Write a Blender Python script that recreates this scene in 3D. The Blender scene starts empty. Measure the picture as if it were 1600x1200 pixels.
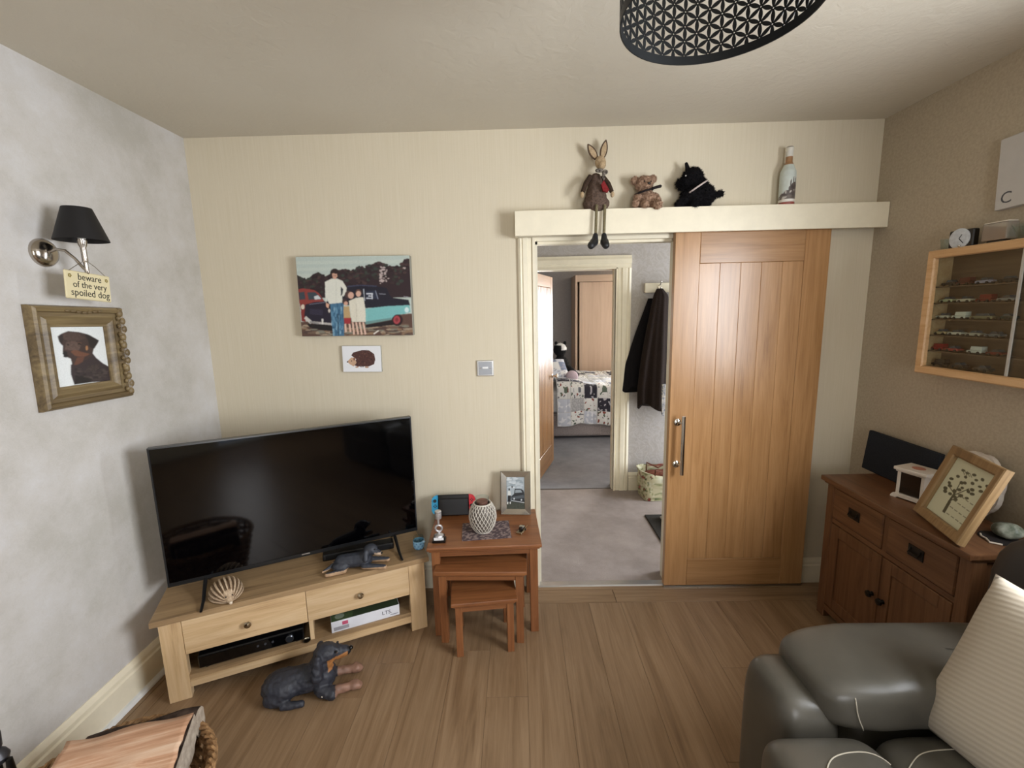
import bpy, bmesh, math, random
import numpy as np
from math import sin, cos, pi, radians
from mathutils import Vector, Matrix, noise as mnoise
from mathutils.bvhtree import BVHTree
random.seed(7)
S = bpy.context.scene
COL = S.collection
XL, XR, H = -1.6775, 1.9019, 2.540     # left wall, right wall, ceiling; the back wall is y = 0

# ---------------------------------------------------------------- camera, world, light
cam_d = bpy.data.cameras.new('camera'); cam = bpy.data.objects.new('camera', cam_d); COL.objects.link(cam)
cam_d.sensor_fit = 'HORIZONTAL'; cam_d.sensor_width = 36; cam_d.lens = 709.0/1600*36; cam_d.clip_start = .02
f_ = Vector((-0.0134, 0.9870, -0.1601)); f_.normalize()
r_ = Vector((0.99967, 0.01008, -0.02210)); u_ = r_.cross(f_).normalized(); r_ = f_.cross(u_)
m = Matrix((r_, u_, -f_)).transposed().to_4x4(); m.translation = Vector((0.0223, -2.4951, 1.6264))
cam.matrix_world = m
S.camera = cam
S.view_settings.view_transform = 'Standard'; S.view_settings.look = 'None'
S.view_settings.gamma = 1; S.view_settings.use_curve_mapping = False
S.view_settings.exposure = 0.04
w = bpy.data.worlds.new('daylight'); S.world = w; w.use_nodes = True
w.node_tree.nodes['Background'].inputs[0].default_value = (.62, .72, .9, 1)
w.node_tree.nodes['Background'].inputs[1].default_value = 1.0

def area(name, loc, aim, sx, sy, power, col):
    l = bpy.data.lights.new(name, 'AREA'); l.shape = 'RECTANGLE'; l.size = sx; l.size_y = sy
    l.energy = power; l.color = col
    o = bpy.data.objects.new(name, l); COL.objects.link(o); o.location = loc
    o.rotation_euler = Vector(aim).to_track_quat('-Z', 'Y').to_euler()
    return o
area('window_daylight', (2.04, -2.05, 1.55), (-1, .08, -.30), 1.15, 1.1, 104, (.92, .955, 1))
area('patio_daylight', (0.33, -4.66, 1.35), (0, 1, -.08), .5, 1.5, 36, (.97, .98, 1))
area('bedroom_daylight', (2.85, 5.22, 1.28), (-.25, -1, -.25), .95, 1.15, 400, (.92, .96, 1))
area('hall_daylight', (2.72, 0.75, 1.15), (-1, 0, -.1), .8, 1.7, 62, (.88, .93, 1))

# ---------------------------------------------------------------- colours and materials
def lin(c):
    if isinstance(c, str):
        c = c.lstrip('#'); c = [int(c[i:i+2], 16)/255 for i in (0, 2, 4)]
    return tuple(x/12.92 if x <= .04045 else ((x+.055)/1.055)**2.4 for x in c)
def L4(c): return (*lin(c), 1)
def base(name, rough=.6, metal=0, spec=.5):
    mt = bpy.data.materials.new(name); mt.use_nodes = True
    nt = mt.node_tree; b = nt.nodes['Principled BSDF']
    b.inputs['Roughness'].default_value = rough; b.inputs['Metallic'].default_value = metal
    b.inputs['Specular IOR Level'].default_value = spec
    return mt, nt, b
def N(nt, t, **k):
    n = nt.nodes.new(t)
    for a, v in k.items(): setattr(n, a, v)
    return n
def coords(nt, scale=(1, 1, 1), rot=(0, 0, 0), kind='Object'):
    tc = N(nt, 'ShaderNodeTexCoord'); mp = N(nt, 'ShaderNodeMapping')
    mp.inputs['Scale'].default_value = scale; mp.inputs['Rotation'].default_value = rot
    nt.links.new(tc.outputs[kind], mp.inputs[0]); return mp.outputs[0]
def nz(nt, vec, scale, detail=4, rough=.6, dist=0):
    n = N(nt, 'ShaderNodeTexNoise'); n.inputs['Scale'].default_value = scale
    n.inputs['Detail'].default_value = detail; n.inputs['Roughness'].default_value = rough
    n.inputs['Distortion'].default_value = dist
    nt.links.new(vec, n.inputs['Vector']); return n.outputs[0]
def ramp(nt, fac, stops):
    r = N(nt, 'ShaderNodeValToRGB'); e = r.color_ramp.elements
    while len(e) < len(stops): e.new(.5)
    for q, (p, c) in zip(e, stops): q.position = p; q.color = L4(c)
    nt.links.new(fac, r.inputs[0]); return r.outputs[0]
def bump(nt, b, h, strength, dist=.002):
    n = N(nt, 'ShaderNodeBump'); n.inputs['Strength'].default_value = strength
    n.inputs['Distance'].default_value = dist
    nt.links.new(h, n.inputs['Height']); nt.links.new(n.outputs[0], b.inputs['Normal'])
MC = {}
def plain(col, rough=.55, metal=0, name=None, spec=.5):
    k = ('p', col, rough, metal)
    if k not in MC:
        mt, nt, b = base(name or 'finish', rough, metal, spec)
        v = nz(nt, coords(nt), 14, 3)
        c = lin(col)
        cd = tuple(x*.9 for x in c); cl = tuple(min(1, x*1.07) for x in c)
        r = N(nt, 'ShaderNodeMix', data_type='RGBA')
        r.inputs['A'].default_value = (*cd, 1); r.inputs['B'].default_value = (*cl, 1)
        nt.links.new(v, r.inputs['Factor']); nt.links.new(r.outputs['Result'], b.inputs['Base Color'])
        MC[k] = mt
    return MC[k]
def wood(name, dark, mid, light, axis='x', rough=.45, scale=1.0, bumpy=.15, contrast=1.0, var=.08):
    k = ('w', name, axis)
    if k in MC: return MC[k]
    mt, nt, b = base(name, rough)
    s = [26*scale]*3; s['xyz'.index(axis)] = 1.7*scale
    oi = N(nt, 'ShaderNodeObjectInfo'); vm = N(nt, 'ShaderNodeVectorMath', operation='SCALE')
    tc = N(nt, 'ShaderNodeTexCoord'); add = N(nt, 'ShaderNodeVectorMath', operation='ADD')
    cmb = N(nt, 'ShaderNodeCombineXYZ')
    for i in range(3): nt.links.new(oi.outputs['Random'], cmb.inputs[i])
    nt.links.new(cmb.outputs[0], vm.inputs[0]); vm.inputs['Scale'].default_value = 7.0
    nt.links.new(tc.outputs['Object'], add.inputs[0]); nt.links.new(vm.outputs[0], add.inputs[1])
    mp = N(nt, 'ShaderNodeMapping'); mp.inputs['Scale'].default_value = s
    nt.links.new(add.outputs[0], mp.inputs[0])
    v1 = nz(nt, mp.outputs[0], 1.0, 5, .62, 1.1)
    mp2 = N(nt, 'ShaderNodeMapping'); s2 = [150*scale]*3; s2['xyz'.index(axis)] = 5*scale
    mp2.inputs['Scale'].default_value = s2; nt.links.new(add.outputs[0], mp2.inputs[0])
    v2 = nz(nt, mp2.outputs[0], 1.0, 3, .7)
    mx = N(nt, 'ShaderNodeMath', operation='MULTIPLY_ADD'); mx.inputs[1].default_value = .35*contrast
    nt.links.new(v2, mx.inputs[0]); nt.links.new(v1, mx.inputs[2])
    c = ramp(nt, mx.outputs[0], [(.42, dark), (.62, mid), (.88, light)])
    hs = N(nt, 'ShaderNodeHueSaturation'); mr = N(nt, 'ShaderNodeMapRange')
    mr.inputs['To Min'].default_value = 1-var; mr.inputs['To Max'].default_value = 1+var
    nt.links.new(oi.outputs['Random'], mr.inputs['Value']); nt.links.new(mr.outputs[0], hs.inputs['Value'])
    nt.links.new(c, hs.inputs['Color']); nt.links.new(hs.outputs[0], b.inputs['Base Color'])
    bump(nt, b, v2, bumpy, .001)
    MC[k] = mt; return mt
def colattr(name='printed', rough=.6, fuzz=0, attr='Col'):
    k = ('a', name)
    if k in MC: return MC[k]
    mt, nt, b = base(name, rough)
    a = N(nt, 'ShaderNodeAttribute', attribute_name=attr); nt.links.new(a.outputs['Color'], b.inputs['Base Color'])
    if fuzz: bump(nt, b, nz(nt, coords(nt), fuzz, 3), .5, .003)
    MC[k] = mt; return mt
def fabric(name, c1, c2, scale=220, rough=.9, strength=.5):
    k = ('f', name)
    if k in MC: return MC[k]
    mt, nt, b = base(name, rough, 0, .2); v = nz(nt, coords(nt), scale, 3)
    nt.links.new(ramp(nt, v, [(.35, c1), (.65, c2)]), b.inputs['Base Color']); bump(nt, b, v, strength, .003)
    MC[k] = mt; return mt
def metal(name, col, rough=.25): return plain(col, rough, 1.0, name)
def glassy(name='clear_glass', tint=(.9, .95, .95), rough=.03, amount=.85):
    k = ('g', name)
    if k in MC: return MC[k]
    mt = bpy.data.materials.new(name); mt.use_nodes = True; nt = mt.node_tree
    for n in list(nt.nodes):
        if n.type == 'BSDF_PRINCIPLED': nt.nodes.remove(n)
    out = [n for n in nt.nodes if n.type == 'OUTPUT_MATERIAL'][0]
    tr = N(nt, 'ShaderNodeBsdfTransparent'); tr.inputs[0].default_value = (*tint, 1)
    gl = N(nt, 'ShaderNodeBsdfGlossy'); gl.inputs['Roughness'].default_value = rough
    l0 = N(nt, 'ShaderNodeLayerWeight'); l1 = N(nt, 'ShaderNodeMath', operation='POWER'); l1.inputs[1].default_value = 4
    lw = N(nt, 'ShaderNodeMath', operation='MULTIPLY_ADD'); lw.inputs[1].default_value = .55; lw.inputs[2].default_value = .035
    nt.links.new(l0.outputs['Facing'], l1.inputs[0]); nt.links.new(l1.outputs[0], lw.inputs[0])
    mx = N(nt, 'ShaderNodeMixShader')
    nt.links.new(lw.outputs[0], mx.inputs[0]); nt.links.new(tr.outputs[0], mx.inputs[1]); nt.links.new(gl.outputs[0], mx.inputs[2])
    nt.links.new(mx.outputs[0], out.inputs[0]); MC[k] = mt; return mt

def mat_wall_cream():
    mt, nt, b = base('cream_grasscloth_wallpaper', .75, 0, .3)
    v = nz(nt, coords(nt, (160, 160, 3)), 1, 3); v2 = nz(nt, coords(nt), 1.3, 2); v3 = nz(nt, coords(nt, (12, 12, 400)), 1, 2)
    a = ramp(nt, v, [(.2, '#d0c5ac'), (.8, '#d8ceb9')])
    nt.links.new(a, b.inputs['Base Color']); 
    ad = N(nt, 'ShaderNodeMath', operation='ADD'); nt.links.new(v, ad.inputs[0]); nt.links.new(v3, ad.inputs[1])
    bump(nt, b, ad.outputs[0], .25, .0012)
    return mt
def mat_wall_silver(name='silver_embossed_wallpaper', c=('#b5b1a9', '#c4c0bb', '#cecccb')):
    mt, nt, b = base(name, .6, 0, .4)
    v = nz(nt, coords(nt), 2.2, 4, .7); v2 = nz(nt, coords(nt), 60, 5, .7, 1.5)
    ad = N(nt, 'ShaderNodeMath', operation='MULTIPLY_ADD'); ad.inputs[1].default_value = .25
    nt.links.new(v2, ad.inputs[0]); nt.links.new(v, ad.inputs[2])
    nt.links.new(ramp(nt, ad.outputs[0], [(.45, c[0]), (.62, c[1]), (.8, c[2])]), b.inputs['Base Color'])
    bump(nt, b, v2, .3, .003)
    return mt
def mat_emboss(name, c1, c2):
    mt, nt, b = base(name, .55, 0, .4)
    vo = N(nt, 'ShaderNodeTexNoise'); vo.inputs['Scale'].default_value = 9; vo.inputs['Distortion'].default_value = 2.5; vo.inputs['Detail'].default_value = 2
    nt.links.new(coords(nt), vo.inputs['Vector'])
    r = ramp(nt, vo.outputs[0], [(.42, c1), (.5, c2), (.58, c1)])
    nt.links.new(r, b.inputs['Base Color']); bump(nt, b, vo.outputs[0], .3, .008)
    return mt
M_CREAM = mat_wall_cream(); M_SILVER = mat_wall_silver()
M_RIGHT = fabric('shaded_cream_wallpaper', '#ab9e89', '#b6a994', 90, .8, .15)  # back wall's cream, coloured darker to hold the shade on the right wall
M_HALLW = mat_emboss('grey_embossed_wallpaper', '#aaa49e', '#b2adaa')
M_BEDW = fabric('grey_bedroom_paint', '#a8a29d', '#b0aaa6', 40, .8, .05)
def mat_ceiling():
    mt, nt, b = base('textured_ceiling_paint', .85, 0, .2)
    v = nz(nt, coords(nt), 22, 4, .6, .8); v2 = nz(nt, coords(nt), 1.2, 2)
    nt.links.new(ramp(nt, v2, [(.3, '#cac2b2'), (.7, '#d0c9ba')]), b.inputs['Base Color']); bump(nt, b, v, .35, .008); return mt
M_CEIL = mat_ceiling()
M_GLOSS = plain('#ebe2ca', .35, 0, 'cream_gloss_paint')
M_WHITEG = plain('#dfe0de', .35, 0, 'white_gloss_paint')
def mat_carpet(name, a, c):
    mt, nt, b = base(name, .95, 0, .1); v = nz(nt, coords(nt), 320, 3, .8); v2 = nz(nt, coords(nt), 3, 4, .7)
    ad = N(nt, 'ShaderNodeMath', operation='MULTIPLY_ADD'); ad.inputs[1].default_value = .5
    nt.links.new(v, ad.inputs[0]); nt.links.new(v2, ad.inputs[2])
    nt.links.new(ramp(nt, ad.outputs[0], [(.5, a), (.95, c)]), b.inputs['Base Color']); bump(nt, b, v, .8, .004); return mt
OAK = lambda ax: wood('light_oak', '#b29069', '#cbab81', '#d9bd96', ax, .45)
OAKTOP = lambda ax: wood('weathered_oak_top', '#80674a', '#9c805e', '#af926c', ax, .4)
DOOROAK = lambda ax: wood('varnished_oak', '#845d3a', '#a1774c', '#b2885c', ax, .28, .8, .04, 1.3)
NEST = lambda ax: wood('orange_brown_oak', '#5f3a20', '#7b4c2c', '#8f5d38', ax, .38, 1, .08)
SIDEB = lambda ax: wood('antique_oak', '#4d321d', '#644229', '#765337', ax, .42, 1, .08)
FLOORW = lambda ax: wood('brown_oak_laminate', '#6c533b', '#80664b', '#92785c', ax, .36, .75, .05, 1.2, .02)
PALEW = lambda ax: wood('pale_maple', '#c09465', '#cfa677', '#dbb68a', ax, .45, 1, .05)
CHROME = metal('polished_chrome', '#d8d5cf', .12); BRUSH = metal('brushed_steel', '#b9b6b0', .3)
BLACK = plain('#0d0d0f', .4, 0, 'black_plastic'); GLBLK = plain('#050506', .08, 0, 'gloss_black')

# ---------------------------------------------------------------- mesh helpers
class B:
    def __init__(s): s.bm = bmesh.new(); s.xf = Matrix()
    def at(s, loc=(0, 0, 0), rot=(0, 0, 0)):
        from mathutils import Euler
        s.xf = Matrix.Translation(loc) @ Euler(rot).to_matrix().to_4x4(); return s
    def _v(s, p): return s.bm.verts.new(s.xf @ Vector(p))
    def box(s, x0, x1, y0, y1, z0, z1, bev=0, seg=1):
        vs = [s._v((x, y, z)) for x in (x0, x1) for y in (y0, y1) for z in (z0, z1)]
        fs = [s.bm.faces.new([vs[i] for i in q]) for q in ((0, 1, 3, 2), (4, 6, 7, 5), (0, 4, 5, 1), (2, 3, 7, 6), (0, 2, 6, 4), (1, 5, 7, 3))]
        if bev:
            es = list({e for f in fs for e in f.edges})
            bmesh.ops.bevel(s.bm, geom=es, offset=bev, segments=seg, affect='EDGES', profile=.6)
        return s
    def prism(s, pts, a0, a1, axis='y'):
        """extrude a closed polygon; pts are (x,z) for axis y, (x,y) for z, (y,z) for x"""
        mk = {'y': lambda p, t: (p[0], t, p[1]), 'z': lambda p, t: (p[0], p[1], t), 'x': lambda p, t: (t, p[0], p[1])}[axis]
        a = [s._v(mk(p, a0)) for p in pts]; b = [s._v(mk(p, a1)) for p in pts]; n = len(pts)
        s.bm.faces.new(a[::-1]); s.bm.faces.new(b)
        for i in range(n): s.bm.faces.new([a[i], a[(i+1) % n], b[(i+1) % n], b[i]])
        return s
    def rings(s, R, close=False, cap=True):
        V = [[s._v(p) for p in r] for r in R]; n = len(V[0])
        L = len(V) if close else len(V)-1
        for i in range(L):
            a, b = V[i], V[(i+1) % len(V)]
            for j in range(n): s.bm.faces.new([a[j], a[(j+1) % n], b[(j+1) % n], b[j]])
        if cap and not close:
            s.bm.faces.new(V[0][::-1]); s.bm.faces.new(V[-1])
        return s
    def lathe(s, prof, seg=24, axis='z', c=(0, 0, 0)):
        R = []
        for r, h in prof:
            r = max(r, 1e-5); ring = []
            for k in range(seg):
                a = 2*pi*k/seg; p = (r*cos(a), r*sin(a), h)
                if axis == 'y': p = (p[0], -p[2], p[1])
                if axis == 'x': p = (p[2], p[0], p[1])
                ring.append((p[0]+c[0], p[1]+c[1], p[2]+c[2]))
            R.append(ring)
        return s.rings(R)
    def tube(s, path, r, seg=8, close=False):
        path = [Vector(p) for p in path]; n = len(path); R = []
        rr = r if hasattr(r, '__len__') else [r]*n
        up = Vector((0, 0, 1)); 
        for i, p in enumerate(path):
            if close: t = path[(i+1) % n]-path[i-1]
            else: t = path[min(i+1, n-1)]-path[max(i-1, 0)]
            t.normalize()
            a = up if abs(t.dot(up)) < .93 else Vector((1, 0, 0))
            x = t.cross(a).normalized(); y = t.cross(x).normalized()
            if i and (x.dot(px) < 0): x, y = -x, -y
            px = x
            R.append([p+rr[i]*(cos(2*pi*k/seg)*x+sin(2*pi*k/seg)*y) for k in range(seg)])
        return s.rings(R, close)
    def ell(s, c, r, seg=16, rin=10, e=1.0, e2=1.0):
        def sp(x, p): return math.copysign(abs(x)**p, x)
        R = []
        for i in range(rin+1):
            ph = -pi/2+pi*i/rin; cz = sp(sin(ph), e); cr = max(sp(cos(ph), e), 1e-4)
            R.append([(c[0]+r[0]*cr*sp(cos(2*pi*k/seg), e2), c[1]+r[1]*cr*sp(sin(2*pi*k/seg), e2), c[2]+r[2]*cz) for k in range(seg)])
        return s.rings(R)
    def cap(s, a, b, ra, rb, seg=12):
        a, b = Vector(a), Vector(b); d = (b-a).normalized(); pts = []; rr = []
        for t in (-90, -60, -30, 0): pts.append(a+d*ra*sin(radians(t))); rr.append(max(ra*cos(radians(t)), 1e-4))
        for t in (0, 30, 60, 90): pts.append(b+d*rb*sin(radians(t))); rr.append(max(rb*cos(radians(t)), 1e-4))
        return s.tube(pts, rr, seg)
    def frame(s, W, Hh, prof, y=0):
        """picture-frame ring in the XZ plane facing -y; prof = (inset, height)"""
        R = []
        for ins, h in prof:
            a, b = W/2-ins, Hh/2-ins
            R.append([(-a, y-h, -b), (a, y-h, -b), (a, y-h, b), (-a, y-h, b)])
        return s.rings(R, close=True)
def mesh(b, name, smooth=True, ang=35):
    me = bpy.data.meshes.new(name); bmesh.ops.recalc_face_normals(b.bm, faces=b.bm.faces[:])
    b.bm.to_mesh(me); b.bm.free()
    if smooth:
        me.polygons.foreach_set('use_smooth', [True]*len(me.polygons)); me.set_sharp_from_angle(angle=radians(ang))
    return me
def P(name, b, mt, parent=None, label=None, smooth=True, stuff=False, ang=35):
    me = b if isinstance(b, bpy.types.Mesh) else mesh(b, name, smooth, ang)
    o = bpy.data.objects.new(name, me); COL.objects.link(o)
    if mt is not None: me.materials.clear(); me.materials.append(mt)
    if parent: o.parent = parent
    if label: o['label'] = label
    if stuff: o['kind'] = 'stuff'
    return o
def T(name, label, cat, loc=(0, 0, 0), rot=(0, 0, 0), group=None):
    o = bpy.data.objects.new(name, None); COL.objects.link(o); o.location = loc
    o.rotation_euler = rot if hasattr(rot, '__len__') else (0, 0, rot); o.empty_display_size = .05
    o['label'] = label; o['category'] = cat
    if group: o['group'] = group
    return o
def tag(o, label, cat, group=None):
    o['label'] = label; o['category'] = cat
    if group: o['group'] = group
    return o
def ST(name, b, mt, label=None, parent=None, smooth=False):
    o = P(name, b, mt, parent, None, smooth)
    if not parent: o['kind'] = 'structure'
    if label: o['label'] = label
    return o
def dup(root, loc, rot=None, label=None, group=None):
    r = root.copy(); COL.objects.link(r); r.location = loc
    if rot is not None: r.rotation_euler = rot if hasattr(rot, '__len__') else (0, 0, rot)
    if label: r['label'] = label
    if group: r['group'] = group
    for ch in root.children:
        c = ch.copy(); COL.objects.link(c); c.parent = r
        for g in ch.children:
            d = g.copy(); COL.objects.link(d); d.parent = c
    return r
def evalmesh(me, mods, name):
    o = bpy.data.objects.new('tmp', me); COL.objects.link(o)
    for t, kw in mods:
        md = o.modifiers.new('m', t)
        for k, v in kw.items(): setattr(md, k, v)
    dg = bpy.context.evaluated_depsgraph_get(); r = bpy.data.meshes.new_from_object(o.evaluated_get(dg))
    bpy.data.objects.remove(o); r.name = name; return r
def blob(b, name, vox=.004, it=6, fuzz=0, fscale=60):
    """fuse overlapping lumps into one continuous skin"""
    me = evalmesh(mesh(b, name), [('REMESH', dict(mode='VOXEL', voxel_size=vox)), ('SMOOTH', dict(factor=.5, iterations=it))], name)
    if fuzz:
        nr = [v.normal.copy() for v in me.vertices]
        for v, n in zip(me.vertices, nr): v.co += n*fuzz*mnoise.noise(v.co*fscale)
    me.polygons.foreach_set('use_smooth', [True]*len(me.polygons)); return me
def paint(me, fn):
    a = me.color_attributes.new('Col', 'FLOAT_COLOR', 'POINT')
    buf = np.empty((len(me.vertices), 4), np.float32)
    for i, v in enumerate(me.vertices): buf[i] = (*fn(v.co), 1)
    a.data.foreach_set('color', buf.ravel()); return me
def spikes(me, n, length, wid, seed=1, droop=0):
    rnd = random.Random(seed); b = B(); ps = me.polygons
    for _ in range(n):
        p = ps[rnd.randrange(len(ps))]; nrm = p.normal; c = p.center
        t = nrm.cross(Vector((rnd.uniform(-1, 1), rnd.uniform(-1, 1), rnd.uniform(-1, 1)))).normalized()
        d = (nrm+.6*Vector((rnd.uniform(-1, 1), rnd.uniform(-1, 1), rnd.uniform(-1, 1)-droop))).normalized()
        q = [b._v(c-t*wid), b._v(c+t*wid), b._v(c+d*length*rnd.uniform(.5, 1))]; b.bm.faces.new(q)
    return b
def text(s, size, ext=.0006, align='CENTER', name='lettering', width=1.0):
    cu = bpy.data.curves.new(name, 'FONT'); cu.body = s; cu.size = size; cu.extrude = ext; cu.align_x = align; cu.align_y = 'CENTER'
    cu.resolution_u = 3
    o = bpy.data.objects.new('t', cu); COL.objects.link(o)
    dg = bpy.context.evaluated_depsgraph_get(); me = bpy.data.meshes.new_from_object(o.evaluated_get(dg))
    bpy.data.objects.remove(o)
    me.transform(Matrix.Rotation(pi/2, 4, 'X') @ Matrix.Scale(width, 4, (1, 0, 0))); me.name = name   # stands in XZ, faces -y
    return me
# flat pictures: drawn on a fine grid of coloured cells
def homog(q):
    A = []; y = []
    for (X, Y), (u, v) in zip(q, ((0, 0), (1, 0), (1, 1), (0, 1))):
        A += [[X, Y, 1, 0, 0, 0, -u*X, -u*Y], [0, 0, 0, X, Y, 1, -v*X, -v*Y]]; y += [u, v]
    h = np.linalg.solve(np.array(A, float), np.array(y, float))
    return lambda p: ((h[0]*p[0]+h[1]*p[1]+h[2])/(h[6]*p[0]+h[7]*p[1]+1), (h[3]*p[0]+h[4]*p[1]+h[5])/(h[6]*p[0]+h[7]*p[1]+1))
class Pic:
    def __init__(s, W, Hh, bg, quad=None):
        s.W, s.H = W*2, Hh*2; s.a = np.empty((s.H, s.W, 3)); s.a[:] = lin(bg)
        s.q = homog(quad) if quad else (lambda p: p)
        yy, xx = np.mgrid[0:s.H, 0:s.W]; s.X = (xx+.5)/s.W; s.Y = (yy+.5)/s.H
        s.rs = np.random.RandomState(3)
    def poly(s, col, pts):
        P_ = [s.q(p) for p in pts]; m_ = np.zeros(s.X.shape, bool); n = len(P_)
        for i in range(n):
            (x1, y1), (x2, y2) = P_[i], P_[(i+1) % n]
            if y1 == y2: continue
            c = ((y1 > s.Y) != (y2 > s.Y)) & (s.X < (x2-x1)*(s.Y-y1)/(y2-y1)+x1); m_ ^= c
        s.a[m_] = lin(col); s.m = m_; return s
    def ell(s, col, cx, cy, rx, ry):
        return s.poly(col, [(cx+rx*cos(2*pi*k/20), cy+ry*sin(2*pi*k/20)) for k in range(20)])
    def line(s, col, x1, y1, x2, y2, w_):
        dx, dy = x2-x1, y2-y1; l = math.hypot(dx, dy) or 1; nx, ny = -dy/l*w_/2, dx/l*w_/2
        return s.poly(col, [(x1+nx, y1+ny), (x2+nx, y2+ny), (x2-nx, y2-ny), (x1-nx, y1-ny)])
    def grain(s, amt, cell=3):
        h, w_ = s.H//cell+1, s.W//cell+1
        g = np.kron(s.rs.rand(h, w_), np.ones((cell, cell)))[:s.H, :s.W, None]
        mm = getattr(s, 'm', None); f = 1+amt*(g-.5)*2
        s.a = np.where(mm[..., None], s.a*f, s.a) if mm is not None else s.a*f
        return s
    def blur(s, n=1):
        for _ in range(n):
            p = np.pad(s.a, ((1, 1), (1, 1), (0, 0)), 'edge')
            s.a = (p[:-2, 1:-1]+p[2:, 1:-1]+p[1:-1, :-2]+p[1:-1, 2:]+2*p[1:-1, 1:-1])/6
        return s
    def build(s, name, w_, h_, y=0.0, th=.0015):
        a = s.a.reshape(s.H//2, 2, s.W//2, 2, 3).mean((1, 3)); Hn, Wn = a.shape[:2]
        xs = np.linspace(-w_/2, w_/2, Wn+1); zs = np.linspace(h_/2, -h_/2, Hn+1)
        V_ = np.empty((Hn+1, Wn+1, 3)); V_[..., 0] = xs; V_[..., 1] = y; V_[..., 2] = zs[:, None]
        i = np.arange(Hn)[:, None]*(Wn+1)+np.arange(Wn)
        F = np.stack([i, i+Wn+1, i+Wn+2, i+1], -1).reshape(-1, 4)
        me = bpy.data.meshes.new(name); me.from_pydata(V_.reshape(-1, 3).tolist(), [], F.tolist())
        at = me.attributes.new('Col', 'FLOAT_COLOR', 'FACE')
        buf = np.ones((Hn*Wn, 4), np.float32); buf[:, :3] = np.clip(a.reshape(-1, 3), 0, 1)
        at.data.foreach_set('color', buf.ravel()); return me
PRINT = colattr('printed_picture', .5)
# ================================================================ SETTING
def wall_open(name, axis, c0, c1, a0, a1, z0, z1, holes, mt):
    """slab wall; axis='y' -> spans x a0..a1 at y c0..c1. holes = (a, b, z0, z1)"""
    b = B()
    def bx(p, q, r, t):
        if q-p < 1e-4 or t-r < 1e-4: return
        if axis == 'y': b.box(p, q, c0, c1, r, t)
        else: b.box(c0, c1, p, q, r, t)
    cur = a0
    for (p, q, r, t) in holes:
        bx(cur, p, z0, z1); bx(p, q, z0, r); bx(p, q, t, z1); cur = q
    bx(cur, a1, z0, z1)
    return ST(name, b, mt)
ST('floor', B().box(XL-.1, XR+.1, -4.7, .0, -.06, -.004), plain('#3b2c20', .8, 0, 'underlay'))
FL = bpy.data.objects['floor']
def plank(x0, x1, y0, y1, ax, g=.0004):
    o = P('plank', B().at((0, 0, 0)).box(-(x1-x0)/2+g, (x1-x0)/2-g, -(y1-y0)/2+g, (y1-y0)/2-g, -.004, 0, .0004), FLOORW(ax), FL, smooth=False)
    o.location = ((x0+x1)/2, (y0+y1)/2, 0)
x = XL+.118+.0; rnd = random.Random(4); pw = .1775; k = 0
while x < XR-.01:
    x1 = min(x+pw, XR); y = -.178-(0 if k % 3 == 0 else rnd.uniform(.3, 1.1)); yt = -.178
    while yt > -4.6:
        plank(x, x1, max(y, -4.6), yt, 'y') if yt-max(y, -4.6) > .02 else None
        yt = y; y -= 1.285
    x = x1; k += 1
for (a, c) in ((XL, -.62), (-.62, .55), (.55, XR)):      # two border strips along the back wall
    plank(a, c, -.178, -.058, 'x', .0014)
for (a, c) in ((XL, -.2), (-.2, 1.05), (1.05, XR)): plank(a, c, -.058, 0, 'x', .0014)
for (a, c) in ((-1.45, -.178), (-2.7, -1.45), (-4.0, -2.7), (-4.6, -4.0)):
    plank(XL, XL+.058, a, c, 'y', .0014); plank(XL+.058, XL+.118, a, c, 'y', .0014)
wall_open('wall_left', 'x', XL-.1, XL, -4.7, .12, 0, H, [], M_SILVER)
wall_open('wall_back', 'y', 0, .12, XL, XR, 0, H, [(.127, .885, 0, 1.995)], M_CREAM)
wall_open('wall_right', 'x', XR, XR+.12, -4.7, .12, 0, H, [(-2.66, -1.44, .97, 2.13)], M_RIGHT)
wall_open('wall_rear', 'y', -4.7, -4.6, XL, XR, 0, H, [(.02, .64, .03, 2.12)], M_CREAM)
ST('ceiling', B().box(XL-.1, XR+.1, -4.7, .12, H, H+.05), M_CEIL)
def win(name, x, y0, y1, z0, z1, n):
    w_ = ST(name, B().box(x, x+.07, y0, y0+.05, z0, z1).box(x, x+.07, y1-.05, y1, z0, z1).box(x, x+.07, y0, y1, z0, z0+.05).box(x, x+.07, y0, y1, z1-.05, z1), M_WHITEG)
    for i in range(1, n):
        ym = y0+(y1-y0)*i/n; P('mullion', B().box(x, x+.07, ym-.03, ym+.03, z0+.05, z1-.05), M_WHITEG, w_, smooth=False)
    return w_
win('window_1', XR+.03, -2.66, -1.44, .97, 2.13, 1)
wr = ST('door_3', B().box(.02, .07, -4.68, -4.62, .03, 2.12).box(.59, .64, -4.68, -4.62, .03, 2.12).box(.07, .59, -4.68, -4.62, 2.06, 2.12), M_WHITEG)
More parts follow.
